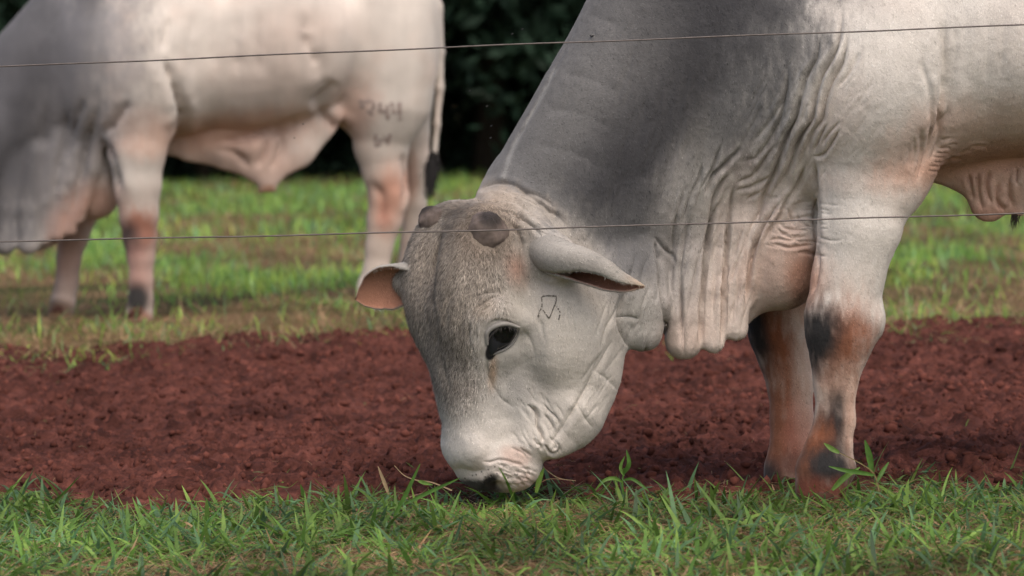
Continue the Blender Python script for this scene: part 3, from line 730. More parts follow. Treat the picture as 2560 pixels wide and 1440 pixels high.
    S(ZE((370, 1130), (345, 1260), (340, 1400), (370, 1540)), 6, 2.2, (0.5, 0.2))
    S(R2((760, 270), (745, 330), (760, 420), (800, 500), (860, 580), (960, 640)), 9, 2.4, (0.4, 0.2))
    S(R1((960, 990), (1040, 940), (1180, 930)), 6, 3); S(R1((780, 1250), (770, 1100), (800, 960), (880, 880)), 10, 4)
    S(ZE((850, 720), (960, 860), (1040, 1040), (1060, 1250)), 9, 3)
    # forehead groove
    S(R1((740, 380), (735, 470), (710, 580), (690, 700), (668, 850), (665, 980), (690, 1120), (700, 1250), (690, 1380)), 7, 8, (0.4, 0.4))
    S([(1098, 880), (1112, 930), (1128, 980)], 9, 4)
    # nape folds behind the horn
    S(R1((890, 265), (960, 225), (1060, 235), (1180, 225), (1300, 250), (1430, 330), (1530, 420)), 8, 12, (0.5, 0.5))
    S(R1((960, 180), (1080, 130), (1160, 110), (1280, 130), (1420, 230), (1560, 330), (1660, 420), (1700, 520)), 8, 5, (0.5, 0.3))
    S(R1((1230, 300), (1330, 370), (1430, 450), (1500, 540)), 7, 8, (0.5, 0.4)); S(R1((1210, 360), (1290, 450), (1330, 560), (1330, 680)), 7, 7)
    S(R1((1290, 130), (1330, 170), (1480, 220), (1600, 320)), 9, 4); S(R1((1480, 560), (1440, 650), (1470, 760), (1540, 820), (1640, 830)), 6, 8, (0.3, 0.5))
    S(R1((1330, 600), (1330, 720), (1360, 850), (1400, 950)), 8, 5)
    # hair parting and flat rings on the neck
    S(R3((490, 0), (440, 130), (380, 260), (330, 370), (240, 540), (130, 740), (100, 840)), 6, 3)
    for q in (((350, 345), (430, 350), (560, 390), (700, 470)), ((280, 520), (420, 520), (560, 570), (680, 640)), ((200, 690), (330, 690), (480, 740), (600, 830)), ((460, 60), (560, 80), (680, 140))):
        S(R3(*q), 14, 2.2)
    for x in (880, 930, 1000, 1080): S(R3((x + 60, 250), (x + 10, 450), (x - 10, 650), (x - 80, 850)), 16, 3.5)
    rw = random.Random(4)
    def fine(n, x0, x1, y0, y1, dirf, ln, wd, dep):
        for i in range(n):
            x, y = rw.uniform(x0, x1), rw.uniform(y0, y1); l = rw.uniform(*ln); pts = [(x, y)]
            for k in range(4):
                dx, dy = dirf(x, y); h = math.hypot(dx, dy); x += dx / h * l / 4 + rw.uniform(-3, 3); y += dy / h * l / 4 + rw.uniform(-2, 2); pts.append((x, y))
            S(pts, wd * rw.uniform(0.8, 1.4), dep * rw.uniform(0.5, 1.3))
    fine(30, 1670, 1900, 440, 760, lambda x, y: (-(0.55 - 0.0009 * (y - 440)) * (x - 1600) / 260, 1.0), (70, 190), 5.5, 2.6)
    fine(26, 1900, 2080, 120, 420, lambda x, y: (-0.55, 1.0), (60, 170), 6, 1.1)
    fine(18, 2060, 2180, 230, 420, lambda x, y: (0.75, -1.0), (40, 110), 5.5, 0.8)
    fine(22, 1560, 1760, 100, 560, lambda x, y: (-0.30, 1.0), (90, 220), 9, 1.8)
    fine(16, 1500, 1660, 560, 860, lambda x, y: (-0.25, 1.0), (50, 130), 6, 2.2)
    fine(26, 1890, 2035, 480, 640, lambda x, y: (1.0, 0.25 * math.sin(x * 0.05)), (35, 90), 4.5, 1.5)
    fine(20, 1430, 1560, 860, 1080, lambda x, y: (-0.65, 1.0), (40, 110), 6, 1.1)
    fine(26, 1270, 1400, 960, 1120, lambda x, y: (0.55, 1.0), (25, 70), 4.6, 1.4)
    fine(16, 1310, 1470, 600, 800, lambda x, y: (0.2, 1.0), (30, 80), 5, 1.2)
    fine(14, 1200, 1330, 470, 560, lambda x, y: (1.0, 0.45), (50, 130), 6, 2.5)
    ST = [(q[0], max(2.6, q[1] * (0.52 if q[1] < 12 else 0.9)), q[2] * (1.15 if q[1] < 12 else 1.0), *q[3:]) for q in ST]
    V = resnap(sculpt(V, N, ST, near))
    # soft unevenness of skin and muscle
    N = vnormals(V, Q); V = resnap(V + N * (0.0022 * fbm(V, 7.0, 3, 5) + 0.0006 * fbm(V, 55.0, 2, 6))[:, None])
    N = vnormals(V, Q); px, py = project(V)

    # coat colours
    P = Paint(V, (0.580, 0.552, 0.512)); front = sstep(0.30, 0.24, V[:, 1])
    G1, G2, G3 = (0.112, 0.112, 0.114), (0.043, 0.043, 0.047), (0.39, 0.375, 0.345)
    PINK, RUST, BLK = (0.56, 0.405, 0.33), (0.215, 0.076, 0.036), (0.024, 0.023, 0.024)
    P.spot(1860, 200, 190, 330, G3, 0.55, 22, 0.6); P.spot(1790, 90, 200, 330, G1, 0.85, 24, 0.5)
    P.spot(1560, 290, 330, 560, G1, 0.95, 35, 0.45); P.spot(1370, 260, 150, 420, G1, 0.85, 30, 0.5); P.spot(1480, 590, 230, 210, G1, 0.85, 0, 0.5); P.spot(1600, 700, 120, 260, G1, 0.7, 0, 0.6)
    P.spot(1630, 270, 110, 330, G2, 0.95, 22, 0.6); P.spot(1720, 20, 170, 200, G2, 0.95, 10, 0.6); P.spot(1500, 120, 160, 260, (0.12, 0.118, 0.118), 0.8, 28, 0.6); P.spot(1560, 480, 120, 170, G2, 0.65, 30, 0.7); P.spot(1400, 300, 60, 300, (0.165, 0.163, 0.16), 0.4, 28, 0.7)
    P.spot(1880, -200, 300, 260, G2, 0.8, 0, 0.6)
    P.spot(1730, 620, 70, 230, G3, 0.5, 5, 0.7); P.spot(1890, 560, 110, 150, PINK, 0.35, 20, 0.8); P.spot(1800, 780, 140, 130, PINK, 0.45, 0, 0.7); P.spot(1700, 860, 70, 70, PINK, 0.5, 0, 0.7)
    P.spot(1965, 680, 95, 120, PINK, 0.8, 0, 0.6); P.spot(2010, 700, 40, 70, (0.46, 0.22, 0.14), 0.7, 0, 0.7); P.spot(2470, 350, 200, 90, (0.50, 0.36, 0.28), 0.6, -8, 0.7); P.spot(2450, 408, 260, 46, (0.38, 0.19, 0.115), 0.85, -8, 0.7)
    P.spot(2470, 500, 130, 80, (0.52, 0.34, 0.26), 0.9, 0, 0.6); P.spot(2480, 545, 80, 26, (0.42, 0.23, 0.17), 0.7, 0, 0.7); P.spot(2335, 330, 14, 40, (0.25, 0.18, 0.14), 0.6, 10, 0.8); P.spot(2260, 430, 70, 90, PINK, 0.4, 0, 0.8); P.spot(2350, 330, 80, 60, PINK, 0.35, 0, 0.8); P.spot(2480, 300, 160, 60, PINK, 0.25, 0, 0.8)
    P.spot(2080, 330, 70, 130, PINK, 0.25, 20, 0.8); P.spot(2120, 600, 60, 160, (0.50, 0.47, 0.43), 0.4)
    # head
    head = sstep(1640, 1560, px) * sstep(480, 560, py) * sstep(1300, 1290, px + 0 * py * 0) if False else np.ones(len(V))
    FH = (0.252, 0.219, 0.182)
    P.spot(1160, 730, 210, 260, FH, 0.85, 0, 0.35); P.spot(1060, 760, 75, 240, (0.225, 0.195, 0.165), 0.6, 4, 0.6); P.spot(1135, 950, 75, 130, (0.20, 0.18, 0.16), 0.75, -18, 0.6)
    P.spot(1400, 850, 170, 260, (0.44, 0.42, 0.385), 0.85, 0, 0.5); P.spot(1380, 800, 100, 150, G3, 0.6, 0, 0.7); P.spot(1310, 960, 55, 80, (0.22, 0.22, 0.215), 0.7, -25, 0.8); P.spot(1265, 1020, 60, 30, (0.26, 0.255, 0.245), 0.5, 40, 0.8); P.spot(1350, 880, 25, 90, (0.27, 0.265, 0.26), 0.5, -10, 0.8)
    P.spot(1450, 950, 110, 160, (0.54, 0.50, 0.45), 0.75, 10, 0.7); P.spot(1420, 780, 100, 80, (0.50, 0.465, 0.41), 0.6, 0, 0.8); P.spot(1230, 1130, 140, 110, (0.54, 0.51, 0.47), 0.9, 0, 0.5); P.spot(1250, 1185, 80, 45, (0.56, 0.50, 0.46), 0.6, 10, 0.6); P.spot(1420, 1090, 110, 80, (0.58, 0.54, 0.49), 0.7, 0, 0.6)
    P.spot(1580, 650, 130, 130, G1, 0.75, 0, 0.6); P.spot(1610, 800, 55, 90, (0.40, 0.385, 0.36), 0.75, 0, 0.6); P.spot(1700, 640, 60, 200, (0.34, 0.325, 0.31), 0.6, 0, 0.7)
    P.spot(1290, 670, 26, 45, (0.27, 0.125, 0.08), 0.6, -15, 0.9, front); P.spot(1212, 850, 40, 90, (0.46, 0.44, 0.41), 0.7, 0, 0.6); P.spot(1255, 880, 75, 50, (0.46, 0.44, 0.41), 0.6, 30, 0.6)
    P.spot(1232, 925, 10, 40, (0.30, 0.19, 0.11), 0.7, 5, 0.9); P.spot(1212, 770, 30, 25, (0.45, 0.38, 0.31), 0.5, -30)
    P.spot(1240, 505, 120, 40, (0.46, 0.39, 0.32), 0.7, 15, 0.7); P.spot(1300, 560, 60, 60, G3, 0.6); P.spot(1420, 630, 80, 60, G3, 0.7, 20); P.spot(1130, 520, 60, 25, (0.19, 0.165, 0.14), 0.7)
    P.spot(1222, 575, 95, 85, (0.19, 0.155, 0.125), 0.9, 0, 0.5, front); EYEB = (0.008, 0.008, 0.009)
    P.spot(1252, 845, 43, 27, EYEB, 1.0, -45, 0.10, front, 0.05); P.spot(1234, 838, 17, 22, EYEB, 1.0, 0, 0.1, front, 0.05); P.spot(1228, 878, 14, 24, EYEB, 1.0, 20, 0.2, front, 0.05)
    P.spot(1180, 1225, 85, 26, (0.03, 0.027, 0.027), 0.97, 4, 0.3, None, 0.12); P.spot(1220, 1216, 18, 34, (0.015, 0.013, 0.013), 1.0, 30, 0.3, None, 0.08)
    P.spot(1290, 1140, 35, 22, (0.50, 0.33, 0.27), 0.5, 20); P.spot(1320, 1215, 30, 30, (0.45, 0.30, 0.25), 0.5)
    # legs: rust and black markings
    def legpaint(dx, mask):
        P.spot(2090 + dx, 1010, 75, 260, (0.50, 0.33, 0.25), 0.7, 4, 0.7, mask)
        P.spot(2112 + dx, 862, 92, 92, RUST, 0.95, -25, 0.75, mask, 0.35); P.spot(2046 + dx, 838, 58, 92, BLK, 1.0, 8, 0.6, mask, 0.35); P.spot(2085 + dx, 965, 26, 70, (0.24, 0.13, 0.09), 0.6, 0, 0.9, mask, 0.4)
        P.spot(2080 + dx, 1070, 42, 96, BLK, 1.0, 10, 0.6, mask, 0.35); P.spot(2024 + dx, 1140, 50, 100, RUST, 1.0, 14, 0.7, mask, 0.3)
        P.spot(2084 + dx, 1166, 72, 52, BLK, 1.0, 15, 0.55, mask, 0.35); P.spot(2060 + dx, 1248, 120, 48, (0.15, 0.047, 0.03), 0.97, 0, 0.5, mask, 0.3); P.spot(2130 + dx, 1060, 18, 100, (0.42, 0.24, 0.17), 0.5, 0, 0.8, mask)
    leg_near = sstep(0.19, 0.15, V[:, 1]) * (px > 1930); leg_far = sstep(0.20, 0.25, V[:, 1]) * sstep(740, 770, py)
    legpaint(0, leg_near)
    P.spot(1970, 990, 75, 240, (0.44, 0.29, 0.22), 0.6, 0, 0.7, leg_far); P.spot(1932, 845, 52, 100, RUST, 1.0, -20, 0.7, leg_far, 0.35); P.spot(1886, 825, 36, 100, BLK, 1.0, -20, 0.65, leg_far, 0.35); P.spot(1948, 1090, 58, 170, RUST, 0.95, 4, 0.7, leg_far, 0.35)
    P.spot(2000, 1090, 40, 90, (0.33, 0.13, 0.09), 0.8, 0, 0.6, leg_far); P.spot(1925, 1190, 28, 40, BLK, 0.9, 0, 0.5, leg_far); P.spot(1985, 1160, 50, 30, (0.13, 0.06, 0.045), 0.7, 0, 0.6, leg_far); P.spot(2010, 960, 25, 120, (0.48, 0.33, 0.26), 0.5, 0, 0.7, leg_far)
    P.line(R3((350, 330), (330, 370), (280, 470), (240, 540), (160, 690), (110, 830)), 6, (0.36, 0.355, 0.34), 0.45, front)
    # fine dark specks of whisker roots
    for u, v in ((450, 1045), (500, 1035), (575, 995), (670, 965), (625, 1065), (345, 1085), (710, 1040), (760, 925), (880, 920), (870, 1030), (1070, 1030), (790, 1020), (940, 1080), (1010, 1140)):
        x, y = Z4((u, v))[0]; P.spot(x, y, 2.2, 2.2, (0.05, 0.045, 0.045), 0.8, 0, 0.4, front, 0)

    def mottle(P, pink, a=0.12, b=0.16):
        n1 = fbm(P.V, 5.5, 4, 401); n2 = np.clip(fbm(P.V, 3.2, 3, 411), 0, 1); P.c = P.c * (1 + a * n1)[:, None]; k = (b * n2)[:, None] * sstep(0.15, 0.45, P.c.mean(1))[:, None]; P.c = P.c * (1 - k) + np.array(pink) * k
    mottle(P, PINK); P.c *= (1 + 0.07 * fbm(V * [9, 2, 1.6], 2.2, 3, 451))[:, None]
    # ears, closed skins that grow out of the head
    parts, cols = [(V, Q)], [P.c]
    e1 = [W(1330, 610, -0.01), W(1398, 644, -0.115), W(1475, 672, -0.165), W(1545, 702, -0.18), W(1612, 716, -0.18)]
    e2 = [W(1075, 690, 0.02), W(1010, 708, 0.045), W(955, 722, 0.06), W(920, 736, 0.065), W(888, 748, 0.06)]
    for sp, rad, gap, od in ((e1, ([0, .18, .4, .65, .85, 1], [.047, .050, .052, .044, .025, .003], [.045, .047, .042, .032, .018, .003]), ([0, .30, .48, 1], [.03, .05, .50, .72]), (0.02, -0.70, -0.72)),
                             (e2, ([0, .2, .45, .7, .88, 1], [.040, .055, .062, .048, .026, .002], [.030, .030, .028, .020, .010, .002]), ([0, .1, .3, 1], [.3, .7, 1.35, 1.6]), (-0.05, -0.95, -0.30))):
        ev, eq, inn, tt = ear_mesh(sp, rad, gap, od)
        co = np.where(inn[:, None], np.array([[0.30, 0.150, 0.100]]), np.array([[0.29, 0.275, 0.25]]))
        co = np.where((inn & (tt > 0.95) & (tt < 0.75))[:, None] & (sp is e1), np.array([[0.10, 0.07, 0.055]]), co)
        ev = ev + 0.0022 * np.stack([fbm(ev, 14, 3, 500 + q_) for q_ in range(3)], 1); co = co * (1 + 0.25 * fbm(ev, 12, 3, 510))[:, None]
        edge = sstep(0.72, 1.0, tt)[:, None] * (~inn)[:, None]; co = co * (1 - 0.6 * edge) + np.array([[0.42, 0.30, 0.20]]) * 0.6 * edge
        parts.append((ev, eq)); cols.append(co)
    V2, Q2 = join_np(parts); C2 = np.concatenate(cols)
    body = mesh_np('body', V2 - np.array(root.location), quads=Q2, mat=mc, col=C2, parent=root)
    # eye
    bvh0 = BVHTree.FromPolygons([Vector(v) for v in V], [tuple(q) for q in Q]); O_ = Vector((0, CAMY, CAMZ)); R0 = np.array(root.location)
    def hit(x, y):
        h = bvh0.ray_cast(O_, (Vector(W(x, y, 0.0)) - O_).normalized()); return np.array(h[0]), np.array(h[1])
    OUT = catmull([(1221, 828), (1238, 816), (1264, 812), (1291, 818), (1290, 836), (1277, 856), (1257, 869), (1240, 877), (1226, 890), (1221, 862), (1221, 828)], 6)[:-1]
    cen = np.array([1252.0, 842.0]); ne = len(OUT); V_, C_, Q_ = [], [], []; n0 = hit(1255, 842)[1]
    for r in np.linspace(1.0, 0.04, 12):
        for k in range(ne):
            x, y = cen + (OUT[k] - cen) * r; P0, n_ = hit(x, y); V_.append(P0 + n0 * (0.0008 + 0.0125 * math.sqrt(max(0, 1 - r * r))))
            inner = ((x - 1258) / 27) ** 2 + ((y - 837) / 19) ** 2; C_.append((0.004, 0.004, 0.005) if inner < 1 else (0.020, 0.021, 0.026))
    for a in range(11):
        for k in range(ne): Q_.append([a * ne + k, a * ne + (k + 1) % ne, (a + 1) * ne + (k + 1) % ne, (a + 1) * ne + k])
    m = Mat('eyeball'); m.set(Base_Color=m.attr(), Roughness=0.18); m.b.inputs['Specular IOR Level'].default_value = 0.4
    e = mesh_np('eye', np.array(V_) - R0, quads=np.array(Q_), mat=m.m, col=np.array(C_), parent=root)
    def tube(name, path, rad, colr, mat, off):
        pts = catmull(path, 8); V_, Q_, n_ = [], [], len(pts)
        P_ = np.array([hit(x, y)[0] + n0 * off for x, y in pts]); T_ = np.gradient(P_, axis=0); T_ /= np.linalg.norm(T_, axis=1, keepdims=True)
        for q in range(n_):
            r_ = rad * (0.25 + 0.75 * math.sin(math.pi * min(1, max(0, 0.04 + 0.92 * q / (n_ - 1)))) ** 0.6); a = np.cross(T_[q], n0); a /= np.linalg.norm(a)
            for s in range(8): V_.append(P_[q] + a * math.cos(s * math.pi / 4) * r_ + n0 * math.sin(s * math.pi / 4) * r_)
            if q:
                for s in range(8): Q_.append([8 * (q - 1) + s, 8 * (q - 1) + (s + 1) % 8, 8 * q + (s + 1) % 8, 8 * q + s])
        return mesh_np(name, np.array(V_) - R0, quads=np.array(Q_), mat=mat, col=np.tile(colr, (len(V_), 1)), parent=e)
    tube('eyelid', [(1217, 862), (1217, 832), (1236, 815), (1264, 809), (1297, 818)], 0.0068, (0.26, 0.25, 0.235), mc, 0.0035)
    tube('eyelid', [(1298, 822), (1294, 838), (1281, 859), (1262, 873), (1244, 881), (1232, 887)], 0.0036, (0.20, 0.195, 0.185), mc, 0.0012)
    LV, LT = [], []
    for i in range(46):      # lashes of the upper lid
        q = random.random(); x, y = catmull([(1222, 842), (1240, 819), (1265, 814), (1293, 821)], 20)[int(q * 59)]; b0 = hit(x, y)[0] + n0 * 0.008
        d_ = np.array([-0.5 + 0.9 * q, -0.75, -0.55]) + rng.normal(0, 0.15, 3); tipv = b0 + d_ / np.linalg.norm(d_) * random.uniform(0.012, 0.022); LV += [b0 - [0.0006, 0, 0], b0 + [0.0006, 0, 0], tipv]; LT.append([3 * i, 3 * i + 1, 3 * i + 2])
    o = mesh_np('eyelashes', np.array(LV) - R0, tris=np.array(LT), mat=mattr, col=np.tile([0.03, 0.028, 0.026], (len(LV), 1)), parent=e); o['kind'] = 'stuff'
    c2 = head_pt(845, -0.125, -0.150); bm = bmesh.new(); bmesh.ops.create_uvsphere(bm, u_segments=24, v_segments=16, radius=0.03); me = bpy.data.meshes.new('eye')
    for v in bm.verts: v.co = v.co + Vector(c2 - R0)
    bm.to_mesh(me); bm.free(); m2 = Mat('eyeball_plain'); m2.set(Base_Color=(0.005, 0.005, 0.006, 1), Roughness=0.18); me.materials.append(m2.m); oe = bpy.data.objects.new('eye', me); oe.parent = root; COL.objects.link(oe)
    # horn buds
    def bud(cx, cy, Y, rx, ry, rd, dirv, dark):
        bm = bmesh.new(); bmesh.ops.create_uvsphere(bm, u_segments=40, v_segments=26, radius=1)
        vv = np.array([v.co[:] for v in bm.verts]); t = np.clip(vv[:, 2], -1, 1)
        rr = 1 + 0.07 * fbm(vv, 2.2, 3, 8) + 0.04 * fbm(vv * [1, 1, 0.4], 9, 3, 9); knob = np.exp(-((vv[:, 2] - 0.9) / 0.35) ** 2)
        d = np.array(dirv, float); d /= np.linalg.norm(d); a = np.cross(d, [0, 0, 1.0]); a /= np.linalg.norm(a); b = np.cross(a, d)
        vv = vv * rr[:, None]; vv[:, :2] *= (1 - 0.22 * sstep(0.2, 1.0, t) + 0.10 * sstep(0.2, -0.5, t))[:, None]; vv[:, 2] *= 0.95; vv[:, 0] += 0.12 * sstep(0.2, 1.0, t)
        Pp = W(cx, cy, Y) + np.outer(vv[:, 0], a) * rx + np.outer(vv[:, 1], b) * ry + np.outer(vv[:, 2], d) * rd
        for v, p in zip(bm.verts, Pp): v.co = Vector(p - np.array(root.location))
        for fc in bm.faces: fc.smooth = True
        me = bpy.data.meshes.new('horn_bud'); bm.to_mesh(me); bm.free()
        n2 = 0.5 + 0.5 * fbm(vv, 3.0, 3, 12); base = np.array([0.175, 0.138, 0.120]); tip = np.array([0.055, 0.046, 0.043]); k = sstep(0.66, 0.97, t + 0.12 * n2)[:, None]
        cc = (base * (1 - k) + tip * k) * (0.7 + 0.6 * n2)[:, None]
        ca = me.color_attributes.new('Col', 'FLOAT_COLOR', 'POINT'); c4 = np.ones((len(vv), 4), np.float32); c4[:, :3] = cc; ca.data.foreach_set('color', c4.ravel())
        me.materials.append(mh); o = bpy.data.objects.new('horn_bud', me); o.parent = root; COL.objects.link(o); return o
    bud(1219, 577, -0.087, 0.052, 0.052, 0.055, (0.28, -0.62, 0.73), 1)
    bud(1079, 546, 0.045, 0.034, 0.036, 0.034, (-0.45, -0.2, 0.85), 1)
    # hooves
    hm = hoof_object('hoof', mattr)
    for k, (hx, hy, hd) in enumerate(((2060, 1240, 0.0), (1972, 1207, 0.34), (3212, 1236, 0.06), (3212, 1203, 0.36))):
        o = hm if k == 0 else hm.copy(); p = W(hx, hy, hd); o.location = Vector(p - np.array(root.location)) ; o.location.z = float(ground_z(p[0], p[1])) - 0.016; o.scale = (0.88, 0.9, 0.72); o.location.x += 0.018; o.parent = root; COL.objects.link(o)
    # coat hair
    hmat = mat_attr('coat_hair', 0.7, 0.2)
    R0 = np.array(root.location)
    def infr(c):
        x, y = project(c); return (c[:, 1] < 0.33) & (x > 930) & (x < 2600) & (y > -40) & (y < 1230)
    headsel = lambda c: (lambda x, y: infr(c) * sstep(495, 530, y) * sstep(1330, 1190, x + (y - 560) * 0.18) * sstep(1130, 930, y) * ((x - 1221) ** 2 + (y - 576) ** 2 > 46 ** 2) * ((np.abs(x - 1250) > 50) | (np.abs(y - 848) > 48)))(*project(c))
    notface = lambda c: (lambda x, y: infr(c) & ~((np.abs(x - 1252) < 46) & (np.abs(y - 848) < 44)))(*project(c))
    flow_head = lambda Pn: np.tile([-0.15, 0.0, -1.0], (len(Pn), 1))
    def flow_body(Pn):
        x, y = project(Pn); return np.stack([0.5 + 0 * x, 0 * x, -0.85 + 0 * x], 1) + 0.6 * np.stack([vnoise(Pn, 5, 71), vnoise(Pn, 5, 72), vnoise(Pn, 5, 73)], 1)
    h1 = hairs('forehead_hair', V - R0, Q, P.c, lambda c: headsel(c + R0), 85000, 0.0125, 0.0013, lambda p: flow_head(p + R0), hmat, root, 0.35, 0.6, 0.55)
    h2 = hairs('coat_hair', V2 - R0, Q2, C2, lambda c: notface(c + R0), 250000, 0.0085, 0.0011, lambda p: flow_body(p + R0), hmat, root, 0.20, 0.5, 0.5)
    # dark tuft at the tip of the sheath, tail tuft
    def tuft(name, p0, p1, n, spread, wid, colr):
        p0, p1 = np.array(p0), np.array(p1); L = np.linalg.norm(p1 - p0); V_, T_ = [], []
        for i in range(n):
            a = p0 + rng.normal(0, spread * 0.5, 3); tip = p0 + (p1 - p0) * rng.uniform(0.5, 1.1) + rng.normal(0, spread, 3); mid = (a + tip) / 2 + rng.normal(0, spread * 0.8, 3)
            pr = None
            for t in np.linspace(0, 1, 6):
                c_ = a * (1 - t) ** 2 + mid * 2 * t * (1 - t) + tip * t * t; w_ = wid * (1 - 0.9 * t)
                i0 = len(V_); V_ += [c_ - [w_, 0, 0], c_ + [w_, 0, 0]]
                if pr is not None: T_.append([pr, pr + 1, i0 + 1, i0])
                pr = i0
        o = mesh_np(name, np.array(V_) - R0, quads=np.array(T_), mat=mattr, col=np.tile(colr, (len(V_), 1)) * rng.uniform(0.6, 1.4, (len(V_), 1)), parent=root); o['kind'] = 'stuff'
    tuft('sheath_tuft', W(2540, 530, 0.2), W(2535, 572, 0.2), 60, 0.008, 0.0013, (0.03, 0.022, 0.018))
    tuft('tail_tuft', W(3490, 690, 0.2), W(3490, 900, 0.2), 160, 0.022, 0.0022, (0.02, 0.018, 0.018))
    # branded mark on the cheek
    bvh = BVHTree.FromPolygons([Vector(v) for v in V], [tuple(q) for q in Q])
    brand(bvh, root, [ZE((1160, 270), (1190, 245), (1280, 235), (1390, 245)), ZE((1385, 250), (1380, 330), (1340, 430), (1290, 550), (1275, 575)), ZE((1165, 270), (1170, 400), (1130, 480), (1112, 560)),
                      ZE((1190, 455), (1235, 520), (1275, 570)), ZE((1390, 400), (1440, 480), (1430, 560), (1420, 600))], 0.0023, mattr, (0.13, 0.12, 0.105))
    tag(root, 'grey necked white bull grazing in front with its head turned to the camera', 'bull', 'zebu bulls grazing in the pasture')
    return root

def brand(bvh, root, lines, wd, mat, colr, view_from=(0, -8, 1.0), name='brand_mark'):
    """burnt mark: thin raised scar ribbons lying on the skin"""
    V_, Q_ = [], []
    O = np.array(view_from); R0 = np.array(root.location)
    for ln in lines:
        P2 = catmull(ln, 10); pts = []
        for x, y in P2:
            d = Vector(W(x, y, 0.0) - O).normalized(); h = bvh.ray_cast(Vector(O), d)
            if h[0] is not None: pts.append((np.array(h[0]), np.array(h[1])))
        pr = None
        for i, (p, n) in enumerate(pts):
            if n[1] > 0: n = -n
            t = pts[min(i + 1, len(pts) - 1)][0] - pts[max(i - 1, 0)][0]; s = np.cross(n, t); s /= np.linalg.norm(s) + 1e-9
            if random.random() < 0.05: pr = None; continue
            w_ = wd * random.uniform(0.3, 1.1); i0 = len(V_); V_ += [p + n * 0.0009 - s * w_, p + n * 0.0022, p + n * 0.0009 + s * w_]
            if pr is not None: Q_ += [[pr, pr + 1, i0 + 1, i0], [pr + 1, pr + 2, i0 + 2, i0 + 1]]
            pr = i0
    c = np.tile(colr, (len(V_), 1)) * rng.uniform(0.6, 1.7, (len(V_), 1))
    return mesh_np(name, np.array(V_) - R0, quads=np.array(Q_), mat=mat, col=c, parent=root)

